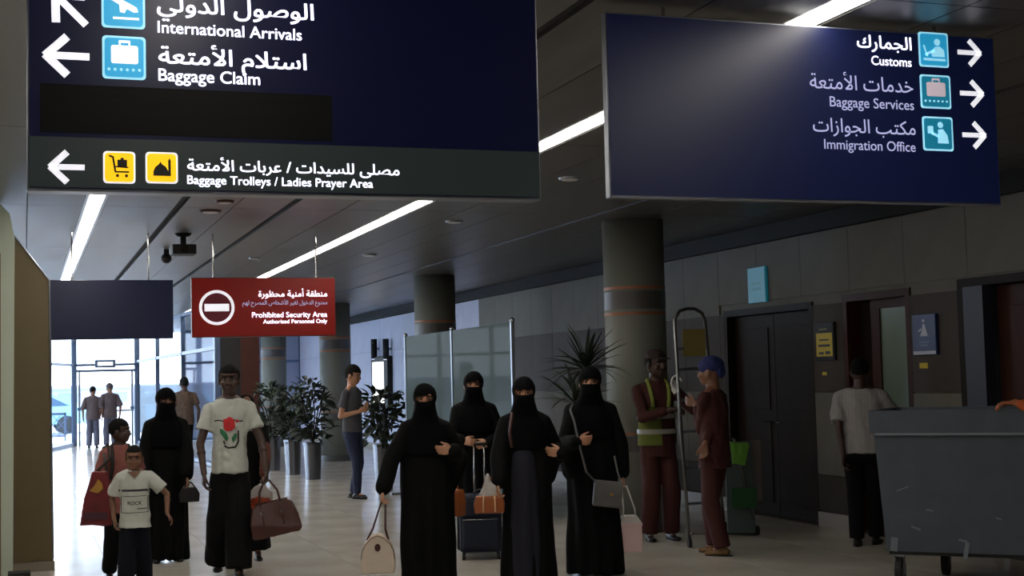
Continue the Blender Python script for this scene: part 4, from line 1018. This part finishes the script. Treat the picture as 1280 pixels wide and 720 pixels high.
# ---- man walking away on the left, two men at the door
p = (PY(231, 560, 27.6).x, 27.6, 0)
D = figure('man in patterned tan shirt and dark trousers walking away near the glass entrance', p, pi+.1, 1.73, M_skD, 0, 0, 1, {1: {}, -1: {}}, {1: (.06, -.2, 0, 0), -1: (-.06, .2, .03, 0)}, .011)
shirt(D, M_tanp, .47, .6, .03, .013, seed=4.); trousers(D, M_trou, .014, .014); shoes(D, M_shoe); shell_hair(D.root, D.hm); face_bits(D.root, D.hm)
for k, (px, hh, lab, hm_, tn, ln_) in enumerate(((116, 1.60, 'shorter of two men with backs turned in the glass doorway, taupe shirt', -1, -.3, -.06), (138, 1.68, 'taller of two men in the glass doorway, head leaning to the other', 1, .5, -.06))):
    p = (PY(px, 540, 38.2).x, 38.2, 0)
    E_ = figure(lab, p, pi+(.12 if k else -.12), hh, M_skM, tn, .25, 1, {1: {}, -1: {}}, None, .011, None, .1, 1.0)
    shirt(E_, M_tan, .46, .95, .035, .013, seed=k*3.); trousers(E_, M_greyp, .02, .014, wide=.01); shoes(E_, M_shoe); shell_hair(E_.root, E_.hm, None if k == 0 else mat('grey brown hair', rgb(70, 60, 66), .7)); face_bits(E_.root, E_.hm)

# ---- man in grey with phone
p = (PY(441, 560, 18.6).x, 18.6, 0)
T = figure('man in dark grey t-shirt and jeans looking at a phone beside third column', p, faceyaw(p[0], 18.6)+radians(62), 1.78, M_skL, .1, .18, 1, {1: dict(w=PY(452, 511, 18.50), dir=(-.3, -1, .3), n=(-.4, -.1, 1), curl=.8, pole=(.3, .6, -1)), -1: dict(w=PY(450, 514, 18.40), dir=(.25, -1, .2), n=(.5, -.1, .9), curl=.9, pole=(-.3, .6, -1))}, {1: (.10, .05, 0, .25), -1: (-.09, -.10, 0, -.2)}, .0085)
shirt(T, M_greyT, .50, .62, .014, .012, 'tshirt', .004, .006, .010); trousers(T, M_jean, .010, .012, amp=.008); shoes(T, M_shoe); shell_hair(T.root, T.hm, None, .028, -.006, 1.10, (0, .002, .004)); face_bits(T.root, T.hm)
hp = (world(T, T.wr[1])+world(T, T.wr[-1]))/2; dd = (T.inv.inverted().to_3x3() @ V((0, -1, .2))).normalized()
ph = empty('phone', hp+dd*.12+V((0, 0, .02)), T.root.rotation_euler.z, 'dark phone held by the man in grey', 'phone')
box('body', (-.037, -.07, -.004), (.037, .07, .004), M_rub, ph, .003, Matrix.Rotation(-.5, 4, 'X')); box('screen', (-.034, -.066, .0042), (.034, .066, .005), mat('phone glass', rgb(60, 70, 90), .1), ph, 0, Matrix.Rotation(-.5, 4, 'X'))

# ---- vest worker at the ladder
p = (PY(822, 560, 12.15).x, 12.15, 0)
Vw = figure('worker in maroon overall, cap and yellow-green vest by the nearest column', p, faceyaw(p[0], 12.15)+.35, 1.79, M_skD, .35, 0, 1, {1: dict(w=PY(843, 487, 11.9), dir=(.1, -.1, 1), n=(.4, -.8, 0), curl=.9, pole=(1, .2, -1)), -1: dict(w=PY(838, 512, 11.85), dir=(1, -.3, .1), n=(0, -.2, -1), curl=.8, pole=(-1, .3, -.6))}, None, .0075)
shirt(Vw, M_maroon, .44, 1.8, .020, .012, 'overall_top', .01, .009, .004); trousers(Vw, M_maroon, .022, .013, 'overall_legs', wide=.012); shoes(Vw, M_shoe); face_bits(Vw.root, Vw.hm); shell_hair(Vw.root, Vw.hm)
def vest(f, z0, z1, off):
    bm = bmesh.new(); h = f.h; R = []
    T_ = ((.50, .088, .066), (.53, .089, .064), (.60, .082, .060), (.66, .082, .060), (.70, .088, .062))
    n = 40; rr = [(0, f.ln(z*h), z*h, rx*h*f.bs+off, ry*h+off*.8) for z, rx, ry in T_]
    rings = [[bm.verts.new((r[0]+cos(2*pi*k/n)*r[3], r[1]+sin(2*pi*k/n)*r[4], r[2])) for k in range(n)] for r in rr]
    for a, b in zip(rings, rings[1:]):
        for k in range(n):
            if not (30 <= k <= 37): bm.faces.new((a[k], a[(k+1) % n], b[(k+1) % n], b[k]))
    bmesh.ops.solidify(bm, geom=bm.faces[:], thickness=.006); return bm, rr
bm, rr = vest(Vw, 0, 0, .034); vo = obj('vest', bm, M_hiviz, Vw.root, smooth=True)
for z in (.56, .64):
    bm = bmesh.new(); n = 40; R2 = []
    for dz in (0, .045):
        zz = z*Vw.h+dz; R2.append([bm.verts.new((cos(2*pi*k/n)*(.087*Vw.h+.038), sin(2*pi*k/n)*(.064*Vw.h+.036), zz)) for k in range(n)])
    for k in range(n): bm.faces.new((R2[0][k], R2[0][(k+1) % n], R2[1][(k+1) % n], R2[1][k]))
    obj('reflective_band', bm, M_reflect, vo, smooth=True)
for s in (-1, 1):
    tube_obj('vest_strap', [V((s*.075, -.125, .70*Vw.h)), V((s*.085, -.128, .75*Vw.h)), V((s*.095, -.10, .80*Vw.h)), V((s*.09, -.02, .845*Vw.h)), V((s*.09, .08, .80*Vw.h)), V((s*.08, .12, .70*Vw.h))], .020, M_hiviz, vo)
bm = bmesh.new(); R3 = Vw.hm.to_3x3(); add_ell(bm, Vw.hm @ V((0, .006, .042)), (.049, .058, .036), R3); add_ell(bm, Vw.hm @ V((0, -.062, .028)), (.036, .030, .004), R3); link('cap', remesh(bm, .007, 2), mat('dark cap', rgb(44, 30, 28), .8), Vw.root)
bm = bmesh.new(); add_hand(bm, Vw.wr[1], Vw.hd[1][0], Vw.hd[1][1], 1, Vw.k*1.12, .9); add_limb(bm, [Vw.wr[1].lerp(Vw.el[1], .12), Vw.wr[1]], [.034, .03]); link('glove', remesh(bm, .006, 1), M_white, Vw.root)

# ---- second maroon worker, back three quarters
p = (PY(893, 560, 10.95).x, 10.95, 0)
R_ = figure('worker in maroon overall and blue head wrap standing before the stepladder', p, faceyaw(p[0], 10.95)-radians(115), 1.70, M_skM, .1, .05, 1, {-1: dict(w=PY(873, 578, 10.72), curl=.6, pole=(-.4, 1, 0), dir=(0, -.1, -1), n=(1, 0, 0)), 1: dict(w=PY(870, 505, 11.1), curl=.7, pole=(.6, .5, -1), dir=(0, -1, .3))}, {-1: (-.08, -.07, 0, -.1), 1: (.08, .08, 0, .15)}, .0075)
s_ = shirt(R_, M_maroon, .44, 1.8, .020, .012, 'overall_top', .01, .009, .004, seed=7.); trousers(R_, M_maroon, .020, .013, 'overall_legs', wide=.006); shoes(R_, M_shoeB); face_bits(R_.root, R_.hm)
bm = bmesh.new(); R3 = R_.hm.to_3x3(); add_ell(bm, R_.hm @ V((0, .010, .030)), (.054, .064, .048), R3); add_ell(bm, R_.hm @ V((0, .055, .0)), (.03, .02, .035), R3); link('head_wrap', remesh(bm, .008, 2, noise_disp(.006, 30)), mat('blue head wrap', rgb(24, 34, 88), .8), R_.root)
# ---- man in white striped shirt, from behind
p = (PY(1078, 560, 10.85).x, 10.85, 0)
S_ = figure('man in white striped short-sleeved shirt seen from behind, at the green door', p, faceyaw(p[0], 10.85)+pi-.15, 1.665, M_skD, 0, .15, 1, {1: dict(w=PY(1056, 592, 10.8), curl=.5, pole=(.6, 1, 0), dir=(0, -.1, -1)), -1: dict(w=PY(1112, 540, 11.0), pole=(-.8, .8, 0), curl=.5)}, {1: (.07, .05, 0, .1), -1: (-.07, -.12, 0, -.1)}, .0075, None, .03, 1.12)
s_ = shirt(S_, M_tee2, .49, .80, .028, .011, 'shirt', .0, .010, .022, seed=11.); trousers(S_, M_trou, .014, .012, wide=.008); shoes(S_, M_shoe); shell_hair(S_.root, S_.hm); face_bits(S_.root, S_.hm)
bm = bmesh.new(); add_loft(bm, [(0, S_.ln(1.4)+.0, .838*S_.h, .062, .060), (0, S_.ln(1.4)-.002, .862*S_.h, .054, .054)], 24); obj('collar', bm, M_tee2, s_, smooth=True)
# ---- bin pusher, just out of frame; only his hand shows on the rim

# ------------------------------------------------------------------ wheeled bin
c0 = V((5.80, 8.78, 0)); c1 = V((6.62, 7.93, 0)); bd = (c1-c0).normalized(); bang = atan2(bd.y, bd.x)
t = empty('wheeled_bin', c0, bang, 'large scuffed blue-grey wheeled bin at the right edge', 'bin')
BL = 1.20; BW = .85
def bin_ring(z, ins, o=0): return [(ins-o, ins-o, z), (BL-ins+o, ins-o, z), (BL-ins+o, BW-ins+o, z), (ins-o, BW-ins+o, z)]
bm = bmesh.new(); levels = [(.25, .06), (1.10, .012), (1.10, -.012), (1.262, -.016), (1.262, .03), (1.12, .04), (.30, .09)]
R = [[bm.verts.new(v) for v in bin_ring(z, i)] for z, i in levels]
for a, b in zip(R, R[1:]):
    for k in range(4): bm.faces.new((a[k], a[(k+1) % 4], b[(k+1) % 4], b[k]))
bm.faces.new(R[0][::-1]); bm.faces.new(R[-1])
bmesh.ops.bevel(bm, geom=[e for e in bm.edges if abs(e.verts[0].co.z-e.verts[1].co.z) > .05], offset=.02, segments=2, affect='EDGES')
obj('tub', bm, M_bin, t)
bm = bmesh.new(); add_box(bm, (.03, -.022, 1.085), (BL-.03, -.008, 1.10)); obj('rim_ridge', bm, mat('worn rim edge', rgb(128, 136, 146), .6), t)
bm = bmesh.new(); add_box(bm, (.08, .07, .225), (BL-.08, .14, .25)); add_box(bm, (.08, BW-.14, .225), (BL-.08, BW-.07, .25)); obj('chassis', bm, M_rub, t)
for (sx, sy) in ((.14, .13), (BL-.14, .13), (.36, BW-.13), (BL-.14, BW-.13)):
    bm = bmesh.new(); add_cone(bm, (sx-.022, sy, .10), (sx+.022, sy, .10), .10, .10, 24); w = obj('caster_wheel', bm, M_rub, t)
    bm = bmesh.new(); add_cone(bm, (sx-.024, sy, .10), (sx+.024, sy, .10), .06, .06, 20); obj('hub', bm, mat('grey wheel hub', rgb(84, 84, 78), .5), w)
    bm = bmesh.new(); add_box(bm, (sx-.045, sy-.04, .21), (sx+.045, sy+.04, .225)); add_box(bm, (sx-.034, sy-.02, .08), (sx-.028, sy+.02, .21)); add_box(bm, (sx+.028, sy-.02, .08), (sx+.034, sy+.02, .21)); obj('fork', bm, M_alu, w)
rs = random.Random(5)
bm = bmesh.new()
for (u, z, w, hh) in ((.12, .30, .05, .10), (.62, .27, .03, .12), (.60, .34, .06, .015), (.28, .42, .07, .012), (.38, .55, .05, .01), (.85, .5, .04, .01), (.2, .7, .09, .008)):
    y = .06-.048*(z-.21)/.89
    mx = Matrix.Translation((u, y-.002, z)) @ Matrix.Rotation(rs.uniform(-.4, .4), 4, 'Y')
    add_box(bm, (-w/2, -.001, -hh/2), (w/2, .001, hh/2), mx)
tag(obj('scuff_marks', bm, M_scuff, t), kind='stuff')
hp = PY(1250, 503, 8.20)
tm = Matrix.Translation(c0) @ Matrix.Rotation(bang, 4, 'Z')
rim = tm @ V((.80, -.0, 1.27)); 
hx = PZ(1262, 503, 1.31)
pw = c0+bd*(BL+.24)+V((-bd.y, bd.x, 0))*.22; p = (pw.x, pw.y, 0)
H_ = figure('person in orange-brown sleeve at the right edge with one hand on the bin rim', p, atan2(-bd.x, bd.y), 1.72, mat('warm brown skin', rgb(176, 104, 66), .5), 0, 0, 1, {1: dict(w=hx+V((.03, -.02, .0)), dir=(0, -1, -.05), n=(0, -.1, -1), curl=.55, pole=(.6, .6, -.5)), -1: {}}, None, .0075)
M_org = mat('orange sleeve cloth', rgb(190, 84, 34), .8); shirt(H_, M_org, .46, 1.78, .018, .012, 'shirt', .0, .006, .003); trousers(H_, M_trou, .012, .013); shoes(H_, M_shoe); shell_hair(H_.root, H_.hm); face_bits(H_.root, H_.hm)

# ------------------------------------------------------------------ bags and luggage
wld = lambda f, s: world(f, f.wr[s])
# beige handbag
g = wld(W1, -1)+V((-.005, -.01, -.075)); base = PY(473, 716, 9.86)
t = empty('handbag', (base.x, 9.86, base.z), y1_, 'beige domed handbag with dark clasp, held by leftmost veiled woman', 'handbag')
H2 = .29; ol = [(-.115, 0), (.115, 0), (.125, .06), (.118, .14), (.095, .21), (.05, .265), (0, .285), (-.05, .265), (-.095, .21), (-.118, .14), (-.125, .06)]
bag_body(M_beige, ol, .12, t); bm = bmesh.new(); add_cone(bm, (0, -.060, .185), (0, -.068, .185), .022, .02, 18); 
for v in bm.verts: v.co.z = .185+(v.co.z-.185)*1.25
obj('clasp', bm, M_brownL, t)
gl = (Matrix.Translation((base.x, 9.86, base.z)) @ Matrix.Rotation(y1_, 4, 'Z')).inverted() @ g
for s in (-1, 1):
    tube_obj('handle', [V((-.075, s*.03, .235)), V((-.055, s*.028, .31)).lerp(V((gl.x-.02, 0, .33)), .3), V((gl.x-.015, gl.y+s*.008, gl.z-.02)), gl, V((gl.x+.018, gl.y+s*.008, gl.z-.02)), V((.055, s*.028, .31)), V((.075, s*.03, .235))], .007, M_brownL, t)
tube_obj('seam', [V((-.118, -.0612, .10)), V((-.112, -.0612, .16)), V((-.09, -.0612, .205)), V((-.045, -.0612, .25)), V((0, -.0612, .268)), V((.045, -.0612, .25)), V((.09, -.0612, .205)), V((.112, -.0612, .16)), V((.118, -.0612, .10))], .0025, M_brownL, t, 6)
# brown duffel bag
bc = PY(347, 668, 11.50); g = wld(A, 1)+V((.0, -.02, -.07))
t = empty('duffel_bag', (bc.x, 11.5, bc.z), faceyaw(bc.x, 11.5), 'reddish brown leather travel bag carried by the boy in white t-shirt', 'bag')
tilt = Matrix.Rotation(-.17, 4, 'Y')
bm = bmesh.new(); add_prism(bm, [(-.20, .01), (-.18, -.005), (.18, .0), (.205, .03), (.195, .14), (.165, .25), (.12, .272), (-.12, .265), (-.165, .24), (-.20, .12)], .17)
for v in bm.verts: v.co.y -= .085; 
for v in bm.verts:
    if v.co.z > .2: v.co.y *= .45
bmesh.ops.transform(bm, matrix=tilt, verts=bm.verts); link('body', remesh(bm, .009, 5, noise_disp(.006, 14)), M_brownL, t)
gl = (Matrix.Translation((bc.x, 11.5, bc.z)) @ Matrix.Rotation(faceyaw(bc.x, 11.5), 4, 'Z')).inverted() @ g
for s in (-1, 1):
    a = tilt @ V((-.10, s*.035, .255)); b = tilt @ V((.07, s*.035, .26)); tube_obj('handle', [a, a.lerp(gl, .5)+V((-.03, 0, 0)), gl+V((-.02, 0, -.01)), gl+V((.02, 0, -.01)), b.lerp(gl, .5)+V((.03, 0, 0)), b], .009, M_brownL, t)
tube_obj('zip', [tilt @ V((-.13, 0, .272)), tilt @ V((.13, 0, .277))], .005, M_brownL, t, 6)
for x in (-.09, .07): box('buckle', (x-.012, -.066, .17), (x+.012, -.058, .20), M_chrome, t, .002, tilt)
tube_obj('buckle_strap', [tilt @ V((-.09, -.040, .255)), tilt @ V((-.09, -.070, .19)), tilt @ V((-.09, -.090, .08))], .006, M_brownL, t); tube_obj('buckle_strap', [tilt @ V((.07, -.040, .26)), tilt @ V((.07, -.070, .19)), tilt @ V((.07, -.090, .08))], .006, M_brownL, t)
# orange patterned plastic bag of hidden woman
bc = PY(326, 672, 11.95)
t = empty('shopping_bag', (bc.x, 11.95, bc.z), faceyaw(bc.x, 11.95), 'orange and white patterned shopping bag tucked behind the brown travel bag', 'bag')
bm = bmesh.new(); add_prism(bm, [(-.12, 0), (.12, 0), (.13, .12), (.115, .28), (.07, .34), (-.07, .34), (-.115, .28), (-.13, .12)], .1)
for v in bm.verts: v.co.y -= .05
link('body', remesh(bm, .01, 4, noise_disp(.016, 16)), M_orb, t)
bm = bmesh.new(); add_prism(bm, [(-.10, .29), (.09, .31), (.10, .38), (.05, .43), (.0, .45), (-.06, .42), (-.10, .36)], .06)
for v in bm.verts: v.co.y -= .03
o = link('white_top', remesh(bm, .008, 3, noise_disp(.015, 22)), mat('white tissue', rgb(185, 180, 176), .7), t)
g = (Matrix.Translation((bc.x, 11.95, bc.z)) @ Matrix.Rotation(faceyaw(bc.x, 11.95), 4, 'Z')).inverted() @ (wld(W6, 1)+V((0, -.02, -.07)))
tube_obj('handle', [V((-.04, 0, .40)), g+V((-.01, 0, 0)), g+V((.01, 0, 0)), V((.05, 0, .40))], .006, M_orb, t)
# red bag of the boy behind
bc = PY(122, 656, 11.62)
t = empty('red_bag', (bc.x, 11.62, bc.z), faceyaw(bc.x, 11.62)-.25, 'red and orange shoulder bag hanging in front of the boy in salmon shirt', 'bag')
bm = bmesh.new(); add_prism(bm, [(-.13, 0), (.11, -.01), (.115, .2), (.07, .42), (-.03, .42), (-.09, .22)], .09)
for v in bm.verts: v.co.y -= .045
body = link('body', remesh(bm, .009, 4, noise_disp(.008, 12)), M_redb, t)
bm = bmesh.new(); add_prism(bm, [(-.05, .27), (-.01, .31), (.02, .36), (.05, .33), (.06, .28), (.02, .25)], .006)
for v in bm.verts: v.co.y -= .058
obj('yellow_patch', bm, M_gold, t)
bm = bmesh.new(); add_prism(bm, [(-.10, .05), (.09, .045), (.095, .10), (-.09, .105)], .005)
for v in bm.verts: v.co.y -= .058
obj('dark_band', bm, mat('dark plum print', rgb(66, 26, 44), .6), t)
inv_ = (Matrix.Translation((bc.x, 11.62, bc.z)) @ Matrix.Rotation(faceyaw(bc.x, 11.62)-.25, 4, 'Z')).inverted()
tube_obj('strap', [V((-.02, 0, .40)), inv_ @ world(B, (-.10, -.14, 1.0)), inv_ @ world(B, (-.10, -.06, 1.115)), inv_ @ world(B, (-.13, .03, 1.08)), V((.06, .06, .42))], .010, M_rub, t)
# black purse
bc = wld(W5, 1)
t = empty('purse', (bc.x+.02, bc.y-.03, bc.z-.22), 0, 'small black purse in the hand of the veiled woman behind the children', 'purse')
bm = bmesh.new(); add_prism(bm, [(-.085, 0), (.085, .0), (.09, .07), (.06, .13), (-.06, .13), (-.09, .07)], .06)
for v in bm.verts: v.co.y -= .03
link('body', remesh(bm, .008, 4), M_rub, t); tube_obj('handle', arc((-.05, 0, .125), (.05, 0, .125), (0, 0, .05)), .006, M_rub, t)
# grey crossbody bag on rightmost woman
bc = PY(758, 634, 10.02)
t = empty('crossbody_bag', (bc.x, bc.y, bc.z), y4, 'grey quilted crossbody bag with gold clasp on the rightmost veiled woman', 'handbag')
tl = Matrix.Rotation(.12, 4, 'Y')
bm = bmesh.new(); add_box(bm, (-.112, -.035, .0), (.112, .035, .20), tl, .02); 
link('body', remesh(bm, .008, 3), M_greyL, t)
bm = bmesh.new(); add_box(bm, (-.108, -.043, .085), (.108, -.033, .205), tl, .004); obj('flap', bm, M_greyL, t)
bm = bmesh.new(); add_cone(bm, tl @ V((.03, -.043, .105)), tl @ V((.03, -.052, .105)), .014, .012, 12); obj('clasp', bm, M_gold, t)
iv = (Matrix.Translation((bc.x, bc.y, bc.z)) @ Matrix.Rotation(y4, 4, 'Z')).inverted()
M_strap = mat('grey strap', rgb(100, 100, 102), .5)
tube_obj('strap', [tl @ V((-.105, 0, .19)), iv @ PY(733, 590, 10.05), iv @ PY(724, 555, 10.06), iv @ PY(718, 528, 10.09), iv @ PY(713, 512, 10.14), iv @ PY(716, 505, 10.25)], .008, M_strap, t); tube_obj('strap', [tl @ V((.105, 0, .18)), iv @ PY(772, 590, 10.08), iv @ PY(768, 570, 10.12)], .007, M_strap, t)
# pink box bag
bc = PY(788, 689, 10.25)
t = empty('gift_box', (bc.x, 10.25, bc.z), y4+.15, 'pale pink lidded box bag with white handle, hanging beside rightmost veiled woman', 'box')
box('body', (-.085, -.07, 0), (.085, .07, .20), M_pink, t, .004); box('lid', (-.089, -.074, .20), (.089, .074, .225), M_pink, t, .004)
bm = bmesh.new(); add_prism(bm, [(-.088, 0), (.088, 0), (.05, .055), (-.05, .055)], .14)
for v in bm.verts: v.co += V((0, -.07, .225))
obj('sloped_top', bm, mat('white card', rgb(205, 198, 196), .6), t)
gl = (Matrix.Translation((bc.x, 10.25, bc.z)) @ Matrix.Rotation(y4+.15, 4, 'Z')).inverted() @ (wld(W4, 1)+V((0, -.02, -.075)))
tube_obj('handle', [V((-.05, 0, .275)), V((-.045, 0, .33)), gl+V((-.02, 0, -.01)), gl+V((.02, 0, -.01)), V((.045, 0, .33)), V((.05, 0, .275))], .006, M_white, t)
# navy suitcase
bc = PZ(591, 694, 0)
t = empty('suitcase', (bc.x, 11.75, 0), y2_, 'navy soft suitcase on wheels, pushed by the veiled woman at the back', 'suitcase')
box('shell', (-.185, -.12, .065), (.185, .13, .56), M_suit, t, .03); box('front_pocket', (-.155, -.145, .10), (.155, -.118, .36), M_suit, t, .012); box('front_pocket', (-.155, -.14, .38), (.155, -.118, .52), M_suit, t, .010)
tube_obj('zip', [V((-.15, -.146, .35)), V((.15, -.146, .35))], .004, M_chrome, t, 6); tube_obj('carry_handle', arc((-.06, 0, .555), (.06, 0, .555), (0, 0, .04)), .010, M_rub, t)
for x in (-.15, .15):
    for y in (-.09, .10):
        bm = bmesh.new(); add_cone(bm, (x-.014, y, .03), (x+.014, y, .03), .03, .03, 16); obj('wheel', bm, M_rub, t)
inv_ = (Matrix.Translation((bc.x, 11.75, 0)) @ Matrix.Rotation(y2_, 4, 'Z')).inverted(); gr = inv_ @ ((wld(W2, 1)+wld(W2, -1))/2)
for x in (-.045, .045): tube_obj('pull_rod', [V((x, .11, .54)), V((x, gr.y-.05, gr.z-.015))], .008, M_chrome, t)
tube_obj('pull_grip', [V((-.075, gr.y-.05, gr.z-.01)), V((.075, gr.y-.05, gr.z-.01))], .015, M_rub, t)
# two orange tan handbags
def tan_bag(lab, px, py, Y, w, hgt, yaw, scarf):
    bc = PY(px, py, Y); t = empty('handbag', (bc.x, Y, bc.z), yaw, lab, 'handbag')
    ol = [(-w/2, 0), (w/2, 0), (w/2+.006, hgt*.5), (w/2-.01, hgt), (-w/2+.01, hgt), (-w/2-.006, hgt*.5)]
    bag_body(M_orangeL, ol, .11, t, vox=.008)
    for x in (-w*.2, w*.2): tube_obj('pale_strap', [V((x, -.058, .01)), V((x, -.060, hgt*.6)), V((x*.9, -.045, hgt+.01))], .006, mat('pale strap', rgb(205, 170, 130), .5), t, 6)
    if scarf:
        bm = bmesh.new(); add_prism(bm, [(-w*.36, hgt-.01), (w*.36, hgt-.01), (w*.30, hgt+.06), (w*.08, hgt+.10), (-w*.02, hgt+.17), (-w*.2, hgt+.08)], .07)
        for v in bm.verts: v.co.y -= .035
        link('white_scarf', remesh(bm, .008, 3, noise_disp(.012, 24)), mat('white tissue'
        , rgb(185, 180, 176), .7), t)
    tube_obj('handle', arc((-w*.28, 0, hgt-.01), (w*.28, 0, hgt-.01), (0, 0, .15)), .007, M_orangeL, t); return t
tan_bag('orange tan handbag stuffed with white cloth, held by the woman with navy dress front', 612, 641, 9.78, .215, .125, y3, True)
tan_bag('orange tan bag half hidden behind the leftmost veiled woman', 567, 645, 10.35, .16, .20, y1_-.5, False)

# ------------------------------------------------------------------ stepladder trolley
bl = PZ(861, 680, 0)
t = empty('stepladder', (6.0, 11.75, 0), radians(-12), 'tall chrome stepladder on wheels with yellow placard, between the two maroon workers', 'stepladder')
iv = (Matrix.Translation((6.0, 11.75, 0)) @ Matrix.Rotation(radians(-12), 4, 'Z')).inverted()
L_ = lambda x, y, Y: iv @ PY(x, y, Y)
a = L_(862, 676, 11.5); b = L_(846, 400, 11.75); c = L_(842, 386, 11.75); 
left = [a, L_(850, 520, 11.6), L_(843, 400, 11.72), L_(849, 389, 11.72), L_(858, 386, 11.74), L_(868, 386, 11.76), L_(877, 391, 11.78), L_(881, 400, 11.80), L_(890, 500, 11.85), L_(896, 668, 11.7)]
tube_obj('front_frame', left, .016, M_steel, t, 10)
for yy in (436, 462, 500, 540, 585, 630):
    u = (yy-400)/276; xl_ = 843+19*u**1.2; xr_ = 881+15*u; A_ = L_(xl_, yy, 11.72-.2*u); B_ = L_(xr_, yy-2, 11.80-.1*u)
    bm = bmesh.new(); add_tube(bm, [A_, B_], .014, 8); obj('rung', bm, M_alu, t)
P0 = L_(852, 412, 11.74); P1 = L_(878, 445, 11.79)
bm = bmesh.new(); add_box(bm, (min(P0.x, P1.x), P0.y-.03, P1.z), (max(P0.x, P1.x), P0.y-.02, P0.z)); obj('yellow_placard', bm, mat('dull yellow card', rgb(110, 98, 44), .7), t)
tube_obj('rear_leg', [L_(918, 548, 12.0), L_(946, 672, 12.05)], .014, M_steel, t); tube_obj('rear_leg', [L_(893, 552, 12.3), L_(905, 650, 12.55)], .014, M_steel, t)
tube_obj('brace', [L_(888, 545, 11.85), L_(920, 548, 12.0)], .012, M_chrome, t); tube_obj('lower_brace', [L_(864, 668, 11.55), L_(946, 668, 12.05)], .013, M_chrome, t)
P0 = L_(906, 552, 12.08); P1 = L_(942, 665, 12.08)
bm = bmesh.new(); add_box(bm, (P0.x, P0.y, P1.z), (P1.x, P0.y+.02, P0.z)); obj('side_panel', bm, mat('dull grey green panel', rgb(84, 98, 98), .5), t)
P0 = L_(914, 546, 11.98); P1 = L_(937, 578, 11.98)
bm = bmesh.new(); add_prism(bm, [(0, 0), (.12, -.03), (.17, .16), (.15, .2), (-.02, .2)], .03); 
for v in bm.verts: v.co += V((P0.x, P0.y-.03, P1.z))
link('green_cloth', remesh(bm, .008, 2, noise_disp(.01, 20)), mat('lime green cloth', rgb(96, 150, 52), .8), t)
P0 = L_(914, 610, 12.02); P1 = L_(944, 634, 12.02)
bm = bmesh.new(); add_box(bm, (P0.x, P0.y-.01, P1.z), (P1.x, P0.y, P0.z)); obj('green_strip', bm, mat('dark green strip', rgb(36, 84, 44), .7), t)
P0 = L_(938, 550, 12.1); P1 = L_(952, 626, 12.1)
bm = bmesh.new(); add_box(bm, (P0.x, P0.y-.01, P1.z), (P1.x, P0.y, P0.z)); obj('pale_cloth', bm, mat('pale grey cloth', rgb(120, 112, 106), .8), t)
for (x, y, Y) in ((862, 680, 11.5), (897, 674, 11.7), (947, 675, 12.05), (906, 655, 12.55)):
    q_ = L_(x, y, Y); q_.z = .045
    bm = bmesh.new(); add_cone(bm, q_+V((-.014, 0, 0)), q_+V((.014, 0, 0)), .045, .045, 18); obj('wheel', bm, M_rub, t)

# repeats carry a shared group phrase
GR = {'column': 'round columns along the hall', 'sign': 'hanging and wall signs', 'ceiling light': 'ceiling lights', 'detector': 'ceiling detectors', 'person': 'people in the arrivals hall', 'handbag': 'handbags carried by the women', 'wall lamp': 'wall lamps above the display', 'sticker': 'yellow wall stickers', 'partition': 'partitions at the left edge'}
for o in bpy.data.objects:
    if o.parent is None and o.get('category') in GR and 'group' not in o.keys(): o['group'] = GR[o['category']]
    if o.parent is None and o.get('label', '').count('veiled woman') and o.get('category') == 'person': o['group'] = 'veiled women in black abayas'
